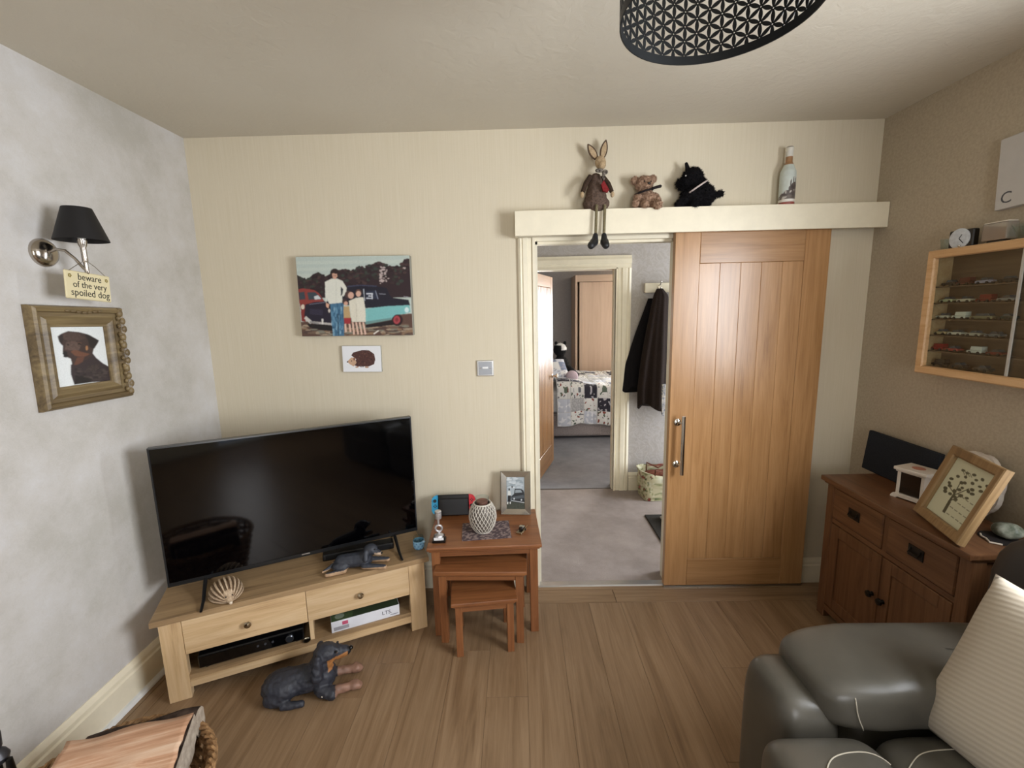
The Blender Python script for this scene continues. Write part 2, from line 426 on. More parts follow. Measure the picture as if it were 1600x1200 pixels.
# skirting boards
def skirt(name, path, side, h=.165, mt=None, t=.02, bead=True):
    (x0, y0), (x1, y1) = path; prof = [(0, 0), (t, 0), (t, h-.045), (t-.006, h-.038), (t-.006, h-.022), (t-.012, h-.008), (.004, h), (0, h)]
    b = B(); d = Vector((x1-x0, y1-y0, 0)).normalized(); n = Vector((-d.y, d.x, 0))*side
    R = [[(px+n.x*p, py+n.y*p, z) for p, z in prof] for px, py in ((x0, y0), (x1, y1))]
    o = ST(name, b.rings(R), mt or M_GLOSS)
    if bead:
        q = [(t, 0), (t+.018, 0), (t+.016, .008), (t+.009, .015), (t, .018)]
        ST('floor_bead', B().rings([[(px+n.x*p, py+n.y*p, z) for p, z in q] for px, py in ((x0, y0), (x1, y1))]), M_WHITEG, 'white quadrant beading along the floor', o)
    return o
skirt('baseboard_left', ((XL, -4.6), (XL, 0)), -1)
skirt('baseboard_back', ((XL, 0), (.03, 0)), -1, bead=False)
skirt('baseboard_back', ((1.66, 0), (XR, 0)), -1, .15, bead=False, t=.018)
skirt('baseboard_right', ((XR, -.02), (XR, -4.6)), -1, bead=False)
# door casing of the opening to the hall
cas = ST('trim_1', B(), M_GLOSS, 'cream gloss door lining of the opening to the hall')
def casing(parent, x0, x1, y, z1, s=-1, mt=M_GLOSS, inner=1):
    """vertical moulded board; inner=+1 -> the opening lies at +x"""
    w_ = x1-x0; pr = [(0, 0), (0, .012), (.15, .02), (.28, .014), (.34, .02), (.62, .02), (.68, .012), (.9, .012), (1, .006), (1, 0)]
    if inner < 0: pr = [(1-a, c) for a, c in pr][::-1]
    R = [[(x0+w_*a, y+s*c, z) for a, c in pr] for z in (0, z1)]
    return P('casing_board', B().rings(R), mt, parent, smooth=False)
casing(cas, .036, .112, 0, 2.0)
P('jamb', B().box(.112, .127, -.018, .128, 0, 2.0).box(.127, .14, .03, .085, 0, 1.985), M_GLOSS, cas, smooth=False)
P('jamb', B().box(.885, .9, -.004, .128, 0, 2.0).box(.872, .885, .03, .085, 0, 1.985), M_GLOSS, cas, smooth=False)
P('head', B().box(.112, .9, -.004, .128, 1.985, 2.003).box(.127, .885, .03, .085, 1.972, 1.985), M_GLOSS, cas, smooth=False)
ST('trim_2', B().prism([(-.028, 0), (-.02, .006), (.02, .006), (.03, 0)], .12, .875, 'x'), metal('threshold_bar', '#cfcfd2', .3), 'silver metal threshold bar between the laminate and the hall carpet')
# boxed pelmet over the sliding door track
pel = T('pelmet_shelf', 'long cream painted boxed pelmet shelf above the sliding oak door', 'shelf', (.962, 0, 2.0))
P('front_board', B().box(-.94, .938, -.092, -.074, 0, .122, .001), M_GLOSS, pel, smooth=False)
P('top_board', B().box(-.94, .938, -.074, 0, .104, .122), M_GLOSS, pel, smooth=False)
P('end_board', B().box(-.94, -.924, -.074, 0, 0, .104), M_GLOSS, pel, smooth=False)
P('track', B().box(-.9, .92, -.05, -.03, .07, .104), BRUSH, pel, smooth=False)
# sliding oak door
sd = ST('door_1', B().box(0, .008, 0, .008, 0, .008), DOOROAK('z'), 'sliding varnished oak door with five grooved boards'); sd.location = (1.254, -.0265, .012)
dw, dh, dt = .4, 2.03, .019      # half width, height, half thickness
sd.data.clear_geometry(); tmpb = B().box(-.275, .275, -.006, .006, .17, dh-.20); sd.data = mesh(tmpb, 'door_core', False); sd.data.materials.append(DOOROAK('z'))
P('stile', B().box(-dw, -.27, -dt, dt, 0, dh, .002), DOOROAK('z'), sd, smooth=False)
P('stile', B().box(.27, dw, -dt, dt, 0, dh, .002), DOOROAK('z'), sd, smooth=False)
P('top_rail', B().box(-.2695, .2695, -dt, dt, dh-.195, dh, .002), DOOROAK('x'), sd, smooth=False)
P('bottom_rail', B().box(-.2695, .2695, -dt, dt, 0, .165, .002), DOOROAK('x'), sd, smooth=False)
for i in range(5):
    xx = -.27+i*.108; P('board', B().box(xx+.0002, xx+.1078, -dt+.003, -.006, .1652, dh-.1952, .0016), DOOROAK('z'), sd, smooth=False)
P('bottom_guide', B().box(-dw, dw, -dt-.001, dt, -.011, -.001), BRUSH, sd, smooth=False)
hd = P('door_handle', B().tube([(-.342, -.075, .70), (-.342, -.075, 1.03)], .0105, 12), CHROME, sd, 'tall chrome bar handle')
for z in (.745, .985):
    P('handle_bracket', B().tube([(-.342, -.075, z), (-.342, -.045, z), (-.356, -.02, z)], .008, 8).lathe([(.020, 0), (.020, .006), (.012, .010)], 16, 'y', (-.358, -.02, z)), CHROME, hd)
# hall and bedroom beyond
hf = ST('floor_hall', B().box(-1.2, 2.6, .03, 1.46, -.05, 0), mat_carpet('mauve_grey_hall_carpet', '#8a7f79', '#a89c95'))
bf = ST('floor_bedroom', B().box(-1.6, 3.4, 1.46, 5.1, -.05, 0), mat_carpet('blue_grey_bedroom_carpet', '#7f7f84', '#9c9ba0'))
ST('trim_3', B().box(.16, .86, 1.452, 1.468, 0, .004), plain('#5d5652', .5, 0, 'carpet_bar'), 'thin dark carpet bar under the bedroom doorway')
wall_open('wall_hall', 'y', 1.421, 1.541, -1.2, 2.6, 0, 2.45, [(.15, .862, 0, 1.96)], M_HALLW)
wall_open('wall_hall_left', 'x', -1.3, -1.2, .12, 1.54, 0, 2.45, [], M_HALLW)
wall_open('wall_hall_right', 'x', 2.6, 2.7, .12, 1.54, 0, 2.45, [(.3, 1.2, .2, 2.05)], M_HALLW)
ST('ceiling_hall', B().box(-1.3, 2.7, .12, 1.54, 2.45, 2.5), M_CEIL)
wall_open('wall_bedroom_left', 'x', -1.7, -1.6, 1.54, 5.1, 0, 2.45, [], M_BEDW)
wall_open('wall_bedroom_right', 'x', 3.4, 3.5, 1.54, 5.1, 0, 2.45, [], M_BEDW)
wall_open('wall_bedroom', 'y', 5.1, 5.2, -1.7, 3.5, 0, 2.45, [(2.36, 3.33, .68, 1.88)], M_BEDW)
ST('ceiling_bedroom', B().box(-1.7, 3.5, 1.54, 5.2, 2.45, 2.5), M_CEIL)
skirt('baseboard_hall', ((.995, 1.421), (2.6, 1.421)), -1, bead=False)
skirt('baseboard_bedroom', ((-1.6, 5.1), (3.4, 5.1)), -1, bead=False)
bc = ST('trim_4', B(), M_GLOSS, 'cream gloss door lining of the bedroom doorway')
casing(bc, .87, .99, 1.421, 1.9548, inner=-1); casing(bc, .025, .145, 1.421, 1.9548, inner=1)
P('casing_board', B().rings([[(x_, 1.421-c, z_) for z_, c in ((1.955, 0), (1.955, .012), (1.99, .012), (1.995, .02), (2.03, .02), (2.045, .014), (2.06, .012), (2.06, 0))] for x_ in (.025, .99)]), M_GLOSS, bc, smooth=False)
P('jamb', B().box(.862, .872, 1.40, 1.56, 0, 1.96).box(.85, .862, 1.44, 1.49, 0, 1.95), M_GLOSS, bc, smooth=False)
P('jamb', B().box(.14, .15, 1.40, 1.56, 0, 1.96).box(.15, .162, 1.44, 1.49, 0, 1.95), M_GLOSS, bc, smooth=False)
P('head', B().box(.14, .872, 1.40, 1.56, 1.95, 1.962), M_GLOSS, bc, smooth=False)
# bedroom door, standing open
bd = ST('door_2', B().box(.09, .64, -.006, .006, .22, 1.83), DOOROAK('z'), 'open oak bedroom door with narrow vertical boards'); bd.location = (.166, 1.573, .01); bd.rotation_euler = (0, 0, radians(73))
P('stile', B().box(0, .095, -.018, .018, 0, 1.94, .002), DOOROAK('z'), bd, smooth=False)
P('stile', B().box(.63, .725, -.018, .018, 0, 1.94, .002), DOOROAK('z'), bd, smooth=False)
P('top_rail', B().box(.0955, .6295, -.018, .018, 1.83, 1.94, .002), DOOROAK('x'), bd, smooth=False)
P('bottom_rail', B().box(.0955, .6295, -.018, .018, 0, .2, .002), DOOROAK('x'), bd, smooth=False)
for i in range(9):
    xx = .096+i*.0593; P('board', B().box(xx+.003, xx+.0563, -.0165, -.006, .201, 1.829, .003), DOOROAK('z'), bd, smooth=False)
P('door_knob', B().lathe([(.022, 0), (.022, .005), (.009, .008), (.009, .035), (.024, .045), (.026, .055), (.016, .066), (0, .067)], 16, 'y', (.675, -.018, .93)), CHROME, bd)

# ================================================================ BEDROOM THINGS
ST('window_2', B().box(2.36, 3.33, 5.13, 5.18, .68, .73).box(2.36, 3.33, 5.13, 5.18, 1.83, 1.88).box(2.36, 2.41, 5.13, 5.18, .73, 1.83).box(3.28, 3.33, 5.13, 5.18, .73, 1.83), M_WHITEG)
wd = T('wardrobe', 'tall pale beech wardrobe with sliding doors at the far bedroom wall', 'wardrobe', (1.59, 4.53, 0))
PK = lambda ax: wood('pinkish_beech_laminate', '#c0a287', '#cdb095', '#d5b99f', ax, .5, .6, .03)
P('side_panel', B().box(-.67, -.64, 0, .54, 0, 2.13), PK('z'), wd, smooth=False)
P('side_panel', B().box(.64, .67, 0, .54, 0, 2.13), PK('z'), wd, smooth=False)
P('top_panel', B().box(-.64, .64, 0, .54, 2.03, 2.13), PK('x'), wd, smooth=False)
P('back_panel', B().box(-.64, .64, .52, .54, 0, 2.03), PK('z'), wd, smooth=False)
P('sliding_door', B().box(-.605, .03, .03, .05, .02, 2.025), PK('z'), wd, smooth=False)
P('sliding_door', B().box(-.0, .637, .055, .075, .02, 2.025), PK('z'), wd, smooth=False)
P('door_edge_strip', B().box(-.605, -.56, .018, .03, .02, 2.025), PK('z'), wd, smooth=False)
bed = T('bed', 'double divan bed with grey upholstered drawer base in the bedroom', 'bed', (1.12, 3.72, 0))
DIV = fabric('taupe_divan_fabric', '#938986', '#a39894', 60)
P('divan_base', B().box(-1.0, 1.0, -.62, .62, .03, .33, .01), DIV, bed, smooth=False)
for x0 in (-.96, .06):
    d = P('drawer', B().box(x0, x0+.9, -.635, -.62, .05, .30, .006), DIV, bed, smooth=False)
P('mattress', B().box(-1.0, 1.0, -.63, .63, .335, .62, .05, 3), fabric('white_mattress_ticking', '#d8d6d2', '#e4e2df', 90), bed)
for x0 in (-.9, .9):
    for y0 in (-.5, .5): P('foot', B().lathe([(.02, 0), (.025, .03)], 10, 'z', (x0, y0, 0)), BLACK, bed)
# patchwork quilt draped over the bed
def quilt():
    nx, ny = 300, 250; Wq = 1.55; us = np.linspace(-.62, Wq-.62, nx+1); side = .46; dep = 1.27; tot = side+dep
    vs_ = np.linspace(0, tot, ny+1); V_ = []; C = []
    rs = np.random.RandomState(5)
    for v in vs_:
        for u in us:
            puff = .010*abs(sin(u*pi/.165))**.5*abs(sin(v*pi/.165))**.5+.012*mnoise.noise(Vector((u*3, v*3, 1)))
            hem = .03*sin(u*9+1)+.018*sin(u*23)
            if v < side:
                t = v/side; z = .655-(side-v)*(1+hem*.9)+.0; z = max(z, .17+hem*.6)
                y = -.665-.03*sin(u*8)*(1-t)-.02*(1-t)-puff
                if side-v < .04: q = (side-v)/.04; z = .675-.02*q*q; y = -.645-.03*q
            else:
                y = -.64+(v-side); z = .672+puff+(.06*math.exp(-((u+.55)/.28)**2) if v > side+.05 else .06*math.exp(-((u+.55)/.28)**2)*(v-side)/.05)
            V_.append((u, y, z))
    F = [(j*(nx+1)+i, j*(nx+1)+i+1, (j+1)*(nx+1)+i+1, (j+1)*(nx+1)+i) for j in range(ny) for i in range(nx)]
    me = bpy.data.meshes.new('quilt'); me.from_pydata(V_, [], F)
    navy, slate, floral, dot, lil, grey = range(6)
    pal = {}
    rnd = random.Random(12)
    for j in range(ny):
        for i in range(nx):
            u = us[i]+.62; v = vs_[j]; pu = int(u/.165); pv = int(v/.165); key = (pu, pv)
            if key not in pal: pal[key] = rnd.choice([navy, slate, floral, floral, floral, floral, dot, lil, lil, grey])
            if (pu, pv) in ((3, 1),): pal[key] = navy
            if (pu, pv) == (4, 1): pal[key] = slate
            if (pu, pv) in ((3, 2), (4, 2)): pal[key] = floral
            k = pal[key]; fu, fv = (u/.165) % 1, (v/.165) % 1
            n1 = mnoise.noise(Vector((u*30, v*30, k*3.1))); n2 = mnoise.noise(Vector((u*75, v*75, 9)))
            if k == navy: c = '#322f39' if n1 < .28 else '#b9b4b8'
            elif k == slate: c = '#70717c' if n2 < .25 else '#93949d'
            elif k == floral:
                c = '#e4e2dd'
                if n1 > .30: c = '#8e4a3f' if mnoise.noise(Vector((u*18, v*18, 4))) > .12 else '#5f6b5c'
                elif n1 < -.42: c = '#73757a'
            elif k == dot: c = '#d9d7d5' if n2 < .22 else '#8b8b90'
            elif k == lil: c = '#c3c6cf' if n1 < .2 else '#e2e2e5'
            else: c = '#a9a8a8' if n2 < .1 else '#c4c2c1'
            if fu < .04 or fv < .04: c = '#c9c7c4'
            C.append((*lin(c), 1))
    a = me.attributes.new('Col', 'FLOAT_COLOR', 'FACE'); a.data.foreach_set('color', np.array(C, np.float32).ravel())
    me.polygons.foreach_set('use_smooth', [True]*len(me.polygons))
    return evalmesh(me, [('SOLIDIFY', dict(thickness=.012, offset=1))], 'quilt')
q = P('patchwork_quilt', quilt(), colattr('quilt_print', .9)); q.location = (1.12, 3.72, 0)
tag(q, 'patchwork quilt with floral, navy and grey squares draped over the bed', 'quilt')
def pillow(name, w_, h_, t, mt, loc, rot, n=22, pinch=.06):
    b = B(); top = []
    def pt(i, j, s):
        u, v = 2*i/n-1, 2*j/n-1
        z = s*t*((1-u**4)*(1-v**4))**.55; k = 1-pinch*(1-v*v) ; k2 = 1-pinch*(1-u*u)
        return (w_/2*u*k, z, h_/2*v*k2)
    g = {}
    for s in (1, -1):
        for i in range(n+1):
            for j in range(n+1):
                if i in (0, n) or j in (0, n):
                    if (0, i, j) not in g: g[0, i, j] = b._v(pt(i, j, 1))
                    g[s, i, j] = g[0, i, j]
                else: g[s, i, j] = b._v(pt(i, j, s))
        for i in range(n):
            for j in range(n): b.bm.faces.new([g[s, i, j], g[s, i+1, j], g[s, i+1, j+1], g[s, i, j+1]])
    me = mesh(b, name, True, 80); o = P(name, me, mt); o.location = loc; o.rotation_euler = rot; return o
pl = pillow('patchwork_pillow', .46, .34, .085, None, (.47, 3.46, .83), (radians(-42), 0, radians(20)))
def pc(co):
    k = (int((co.x+2)/.13)+int((co.z+2)/.13)) % 3
    return lin(('#e4e3e2', '#7d879e', '#d6d8e0')[k]) if mnoise.noise(co*40) < .35 else lin('#9a9aa6')
paint(pl.data, pc); pl.data.materials.append(colattr('printed_cotton', .9))
tag(pl, 'blue and white patchwork pillow propped at the head of the bed', 'pillow')
pk = P('round_cushion', B().ell((0, 0, 0), (.085, .055, .075), 20, 12), fabric('pale_pink_plush', '#b7a3aa', '#c9b7bd', 120)); pk.location = (.725, 3.35, .765); pk.rotation_euler = (0, .2, .3)
tag(pk, 'small round dusty pink cushion lying on the patchwork quilt', 'cushion')
pt_ = T('plush_toy', 'black and white soft toy sitting behind the pillow on the bed', 'soft toy', (.62, 3.74, .70))
bb = B().ell((0, 0, .13), (.09, .08, .14)).ell((-.01, 0, .33), (.078, .075, .08)).cap((.07, -.03, .12), (.17, -.10, .04), .035, .03).cap((-.07, -.05, .2), (-.1, -.12, .08), .03, .025)
me = blob(bb, 'body', .008, 4, .006, 50); paint(me, lambda c: lin('#e2e0dc') if (c.z > .33 and c.x > .0) or (c.z > .385) else lin('#0d0c0e'))
P('body', me, colattr('plush_fur', .95, 90), pt_)
pt_.scale = (1.2, 1.2, 1.15)
P('ear', B().ell((.045, -.01, .41), (.018, .012, .022)), plain('#101012', .9), pt_); P('ear', B().ell((-.055, -.01, .41), (.018, .012, .022)), plain('#101012', .9), pt_)

# ================================================================ HALL THINGS
cr = T('coat_rack', 'cream painted wooden coat hook board on the hall wall', 'coat rack', (1.42, 1.421, 1.747))
P('back_board', B().box(-.318, .32, -.02, 0, 0, .08, .004), M_GLOSS, cr, smooth=False)
for x0 in (-.2, .0, .2):
    hk = P('hook', B().tube([(x0, -.02, .06), (x0, -.05, .062), (x0, -.075, .085)], [.005, .005, .005]).tube([(x0, -.02, .03), (x0, -.045, .01), (x0, -.065, .02), (x0, -.07, .035)], .005).lathe([(.013, 0), (.011, .006)], 12, 'y', (x0, -.02, .045)), CHROME, cr)
    P('ball_end', B().ell((x0, -.075, .088), (.009, .009, .009)), CHROME, hk); P('ball_end', B().ell((x0, -.07, .038), (.008, .008, .008)), CHROME, hk)
def garment(name, label, mt, loc, levels, folds, seed, cat='coat'):
    """levels: (z, cx, half_w, half_d)"""
    rnd = random.Random(seed); ph = [rnd.uniform(0, 6) for _ in range(4)]; b = B(); R = []; n = 56
    zs = [l[0] for l in levels]; lo, hi = min(zs), max(zs)
    for i in range(41):
        t = i/40; z = hi+(lo-hi)*t
        for a, c in zip(levels, levels[1:]):
            if a[0] >= z >= c[0]-1e-6: k = (a[0]-z)/max(a[0]-c[0], 1e-6); cx, hw, hd = [a[q]+(c[q]-a[q])*k for q in (1, 2, 3)]; break
        amp = .10+.30*t; r = []
        for k in range(n):
            an = 2*pi*k/n; f = 1+amp*.6*sin(folds*an+ph[0]+t*1.2)+amp*.3*sin((folds*2+1)*an+ph[1])
            r.append((cx+hw*cos(an)*(1+(f-1)*.35), min(hd*sin(an)*f, hd*.9), z+(.03*sin(3*an+ph[2])*t if i > 34 else 0)))
        R.append(r)
    b.rings(R); o = P(name, b, mt, ang=70); o.location = loc; return tag(o, label, cat)
BRC = fabric('brown_wool', '#1f1714', '#2c221d', 150); DKC = fabric('black_cloth', '#100e10', '#1a171a', 150)
garment('coat', 'long dark brown coat hanging from the hall coat hooks', BRC, (1.225, 1.30, 0), [(1.775, -.03, .025, .02), (1.72, -.02, .06, .04), (1.5, -.035, .085, .055), (1.2, -.05, .12, .07), (.95, -.06, .135, .08), (.80, -.06, .13, .08)], 5, 3)
garment('jacket', 'black jacket flaring out behind the brown coat in the hall', DKC, (1.16, 1.395, 0), [(1.70, .0, .03, .012), (1.4, -.04, .09, .018), (1.15, -.09, .11, .02), (.93, -.10, .12, .02)], 4, 8, 'jacket')
garment('jacket', 'olive grey jacket hanging right of the brown coat, mostly behind the door', fabric('olive_cotton', '#2e2b25', '#494438', 150), (1.42, 1.325, 0), [(1.775, -.05, .03, .02), (1.68, -.04, .09, .04), (1.4, -.02, .12, .06), (1.0, 0, .14, .06), (.78, 0, .14, .06)], 5, 11, 'jacket')
garment('scarf', 'grey and white scarf end hanging below the brown coat', fabric('grey_white_knit', '#6f7684', '#c9c3bb', 70), (1.235, 1.205, 0), [(1.0, 0, .03, .008), (.85, 0, .035, .01), (.76, .02, .05, .012)], 4, 5, 'scarf')
bg = T('tote_bag', 'pale green floral tote bag standing on the hall carpet', 'bag', (1.24, 1.275, 0), radians(4))
def flo(co):
    a = mnoise.noise(co*26); c2 = mnoise.noise(co*60+Vector((3, 1, 2)))
    if a > .38: return lin('#8a3b33')
    if a > .28: return lin('#4e5b36')
    if c2 > .3: return lin('#83885f')
    return lin('#bcb594') if c2 > -.3 else lin('#c9c7ae')
b = B(); R = []
for i in range(13):
    t = i/12; z = .004+.26*t; fw, fd = .17+.02*t, .115-.01*t; r = []
    for k in range(48):
        an = 2*pi*k/48; c_, s_ = cos(an), sin(an); e = .35
        x_, y_ = fw*math.copysign(abs(c_)**e, c_), fd*math.copysign(abs(s_)**e, s_)
        zz = z-(.06*t*max(0, 1-abs(x_/fw+.1))*(1 if y_ < 0 else .25)) if i > 5 else z
        r.append((x_+.008*sin(z*30+an*3)*t, y_+.006*sin(z*25+an*4)*t, zz))
    R.append(r)
inner = [[(p[0]*.96, p[1]*.94, p[2]) for p in r] for r in R[::-1]][:9]
b.rings(R+inner); me = mesh(b, 'bag_body', True, 50)
me = evalmesh(me, [('SUBSURF', dict(levels=1, subdivision_type='SIMPLE'))], 'bag_body'); paint(me, flo)
P('bag_body', me, colattr('floral_oilcloth', .5), bg)
for y_ in (-.1, .1):
    P('strap', B().tube([(-.09, y_, .20), (-.085, y_*1.05, .27), (0, y_*.6, .235), (.085, y_*1.05, .25), (.09, y_, .19)], .007), fabric('brown_webbing', '#5a3a2c', '#70493a'), bg)
P('contents', B().ell((.0, .03, .16), (.14, .07, .06), e=.6, e2=.6).ell((.05, -.02, .17), (.06, .05, .045)), fabric('rust_brown_knit', '#5e3528', '#7a4a38', 60), bg, 'rust brown knitting inside the bag')
dm = P('doormat', B().box(-.3, .3, -.22, .22, 0, .012, .004), fabric('charcoal_doormat', '#2a2826', '#37342f', 140)); dm.location = (1.30, .67, 0)
tag(dm, 'charcoal doormat on the hall carpet, half hidden by the sliding door', 'doormat')
sh = T('shoe', 'grey green shoe on the charcoal doormat behind the sliding door', 'shoe', (1.16, .70, .012), radians(8))
P('upper', blob(B().cap((0, -.08, .035), (0, .02, .04), .035, .036).cap((0, .02, .04), (0, .09, .055), .035, .04).cap((0, -.08, .028), (0, -.1, .026), .03, .026), 'upper', .006, 4), fabric('grey_green_canvas', '#5c6358', '#6f776a'), sh)
P('sole', B().box(-.042, .042, -.135, .135, 0, .014, .006, 2), plain('#b7b3a8', .8), sh)
# ================================================================ TV CORNER
A1 = radians(24.5)
st = T('tv_stand', 'light oak corner TV stand with two drawers and open shelves', 'TV stand', (-1.502+.5785*cos(A1)-.18*sin(A1), -.845+.5785*sin(A1)+.18*cos(A1), 0), A1)
def stp(u, v, z=0):   # stand coordinates from its front left top corner -> world
    return Vector((-1.502+u*cos(A1)-v*sin(A1), -.845+u*sin(A1)+v*cos(A1), z))
hw = .5785
P('top', B().box(-hw, hw, -.18, .18, .375, .40, .0015), OAKTOP('x'), st, smooth=False)
P('end_panel', B().box(-hw+.025, -hw+.045, -.12, .165, .0, .375), OAK('z'), st, smooth=False)
P('end_panel', B().box(hw-.045, hw-.025, -.12, .165, .0, .375), OAK('z'), st, smooth=False)
P('back_panel', B().box(-hw+.045, hw-.045, .155, .163, .05, .375), OAK('x'), st, smooth=False)
for x0 in (-hw+.022, hw-.102): P('leg', B().box(x0, x0+.08, -.16, -.12, 0, .374, .001), OAK('z'), st, smooth=False)
for x0 in (-hw+.022, hw-.062): P('leg', B().box(x0+.021 if x0 < 0 else x0-.02, x0+.04, .12, .154, 0, .374, .001), OAK('z'), st, smooth=False)
P('shelf', B().box(-hw+.046, hw-.046, -.155, .154, .085, .105), OAKTOP('x'), st, smooth=False)
P('shelf_rail', B().box(-hw+.1025, hw-.1025, -.158, -.14, .05, .084), OAK('x'), st, smooth=False)
P('divider', B().box(.004, .022, -.15, .154, .106, .374), OAK('z'), st, smooth=False)
for x0, x1 in ((-hw+.1035, .001), (.003, hw-.1035)):
    d = P('drawer', B().box(x0, x1, -.163, -.1505, .21, .370, .001), OAK('x'), st, smooth=False)
    P('knob', B().lathe([(.005, 0), (.005, .012), (.014, .016), (.0155, .021), (.012, .026), (0, .0285)], 18, 'y', ((x0+x1)/2, -.163, .285)), metal('antique_steel', '#b3a58c', .22), d)
# television
A2 = radians(26.69)
tv = T('television', 'large flat black television standing on the oak corner stand', 'television', (-1.035, -.4415, .40), A2)
tw, th_ = .553, .632
P('screen', B().box(-tw+.006, tw-.006, -.0015, .0005, .078, .060+th_-.006), plain('#020203', .06, 0, 'tv_glass'), tv, smooth=False)
P('bezel', B().at((0, 0, .06+th_/2)).frame(tw*2, th_, [(0, -.028), (0, .003), (.006, .004), (.0075, .0005), (.0075, -.028)]), plain('#1b1c1e', .3, 0, 'dark_bezel'), tv, smooth=False)
P('rear_housing', B().box(-tw+.006, tw-.006, .006, .028, .068, .06+th_-.006).box(-.36, .36, .028, .062, .09, .42, .012), plain('#0c0c0d', .5), tv, smooth=False)
P('lower_strip', B().box(-tw+.006, tw-.006, -.003, .006, .066, .078), plain('#18191b', .3), tv, smooth=False)
P('logo', B().box(-.018, .018, -.0034, -.003, .0695, .0745), metal('logo_silver', '#cfcfd0', .3), tv, smooth=False)
for s, x0 in ((-1, -.415), (1, .43)):
    P('foot', B().tube([(x0+s*.0, -.17, .006), (x0, -.10, .013), (x0, .01, .066)], [.0055, .007, .009], 8).tube([(x0, .01, .066), (x0, .09, .014), (x0, .125, .006)], [.009, .007, .0055], 8), BLACK, tv)
sb_ = T('soundbar', 'low black soundbar under the television screen', 'soundbar', stp(.84, .205, .4), radians(20))
P('body', B().box(-.175, .175, -.032, .032, .0, .036, .01, 3), plain('#0b0b0c', .45), sb_, smooth=False)
P('grille', B().box(-.16, .16, -.0335, -.0315, .006, .030), fabric('black_speaker_cloth', '#101011', '#19191a', 300), sb_, smooth=False)
# things on the open shelves
bx = T('board_game_box', 'white board game box with dark green picture lid on the lower shelf', 'game box', stp(.838, .155, .105), A1)
P('box_base', B().box(-.162, .162, -.12, .12, 0, .056, .001), plain('#dfe0e6', .5, 0, 'white_card'), bx, smooth=False)
pc_ = Pic(96, 72, '#39452f'); rs = pc_.rs
pc_.poly('#4d5f3d', [(0, 0), (.4, 0), (.3, 1), (0, 1)]).grain(.3); pc_.poly('#22261f', [(.1, .55), (.5, .4), (.6, .6), (.2, .8)])
for i in range(5): pc_.line('#b13a4c', .34+.09*i, .55, .42+.09*i, .2, .05)
pc_.line('#d8c9c8', .36, .62, .84, .5, .03); pc_.ell('#8f9a86', .12, .86, .07, .09)
me = pc_.build('lid_picture', .32, .236); me.transform(Matrix.Rotation(-pi/2, 4, 'X')); o = P('lid_picture', me, PRINT, bx); o.location = (0, 0, .0566)
o = P('pink_logo', B().box(-.112, -.085, -.1207, -.1201, .030, .048), plain('#c25673', .5), bx, smooth=False)
o = P('grey_label', B().box(-.152, -.082, -.1206, -.1201, .008, .026), plain('#a09fa6', .5), bx, smooth=False)
o = P('side_lettering', text('LTS.', .028, .0002), plain('#3a3a44', .6), bx); o.location = (.10, -.1204, .030)
P('small_print', B().box(.115, .155, -.1206, -.1202, .010, .014), plain('#8a8a94', .6), bx, smooth=False)
rc = T('recorder_box', 'black set-top recorder lying on the left lower shelf', 'recorder', stp(.345, .16, .105), A1)
P('casing', B().box(-.21, .21, -.12, .12, .006, .066, .004), plain('#0b0b0d', .3), rc, smooth=False)
P('front_panel', B().box(-.205, .205, -.1225, -.1201, .012, .06), GLBLK, rc, smooth=False)
P('dial', B().lathe([(.018, 0), (.018, .008), (.014, .011)], 18, 'y', (.15, -.1225, .036)), plain('#3b3d42', .25, .6), rc)
for i in range(3): P('button', B().lathe([(.005, 0), (.005, .003)], 10, 'y', (.02+i*.03, -.1225, .04)), plain('#5b5d63', .3, .6), rc)
for x0 in (-.18, .18):
    for y0 in (-.1, .1): P('foot', B().lathe([(.012, 0), (.012, .006)], 12, 'z', (x0, y0, 0)), BLACK, rc)
ds = T('tealight_dish', 'small clear glass dish on the left lower shelf beside the divider', 'dish', stp(.565, .03, .105))
P('bowl', B().lathe([(.012, 0), (.018, .003), (.019, .007), (.0175, .007), (.015, .004), (0, .003)], 20), metal('foil', '#c9c3b4', .2), ds)

# dog figurines
def dogcol(tan='#9c6a42'):
    def f(c): return None
    return f
def dog(name, label, loc, rot, s, group=None, legs=None):
    t = T(name, label, 'figurine', loc, rot)
    return t
DOGM = colattr('painted_resin_dog', .55, 60)
d1 = T('dog_figurine', 'large black and tan dachshund ornament lying on the floor by the TV stand', 'figurine', (-.918, -.755, 0), radians(16))
b = B()
b.ell((-.10, .0, .058), (.088, .078, .058)).cap((-.11, 0, .058), (.05, .0, .068), .058, .058).ell((.055, 0, .066), (.062, .062, .062))
b.cap((.04, 0, .085), (.070, 0, .15), .056, .044).ell((.080, .0, .168), (.054, .046, .042)).cap((.10, 0, .165), (.158, .012, .150), .036, .024)
b.cap((.052, -.046, .178), (.045, -.060, .105), .016, .026).cap((.052, .046, .178), (.045, .060, .105), .016, .026)
b.cap((.055, -.05, .035), (.10, -.075, .022), .03, .024).cap((.10, -.055, .022), (.17, -.047, .018), .021, .017).ell((.190, -.044, .019), (.027, .025, .019)).ell((.208, -.054, .014), (.012, .008, .012)).ell((.212, -.044, .014), (.012, .008, .012)).ell((.208, -.034, .014), (.012, .008, .012))
b.cap((.055, .045, .035), (.10, .05, .026), .028, .022).cap((.10, .05, .026), (.17, .054, .020), .021, .017).ell((.190, .055, .021), (.027, .025, .020)).ell((.208, .045, .014), (.012, .008, .012)).ell((.212, .055, .014), (.012, .008, .012)).ell((.208, .065, .014), (.012, .008, .012))
b.ell((-.12, -.05, .035), (.055, .03, .034)).cap((-.09, -.075, .016), (-.02, -.08, .014), .017, .015)
b.ell((-.12, .05, .035), (.055, .03, .034))
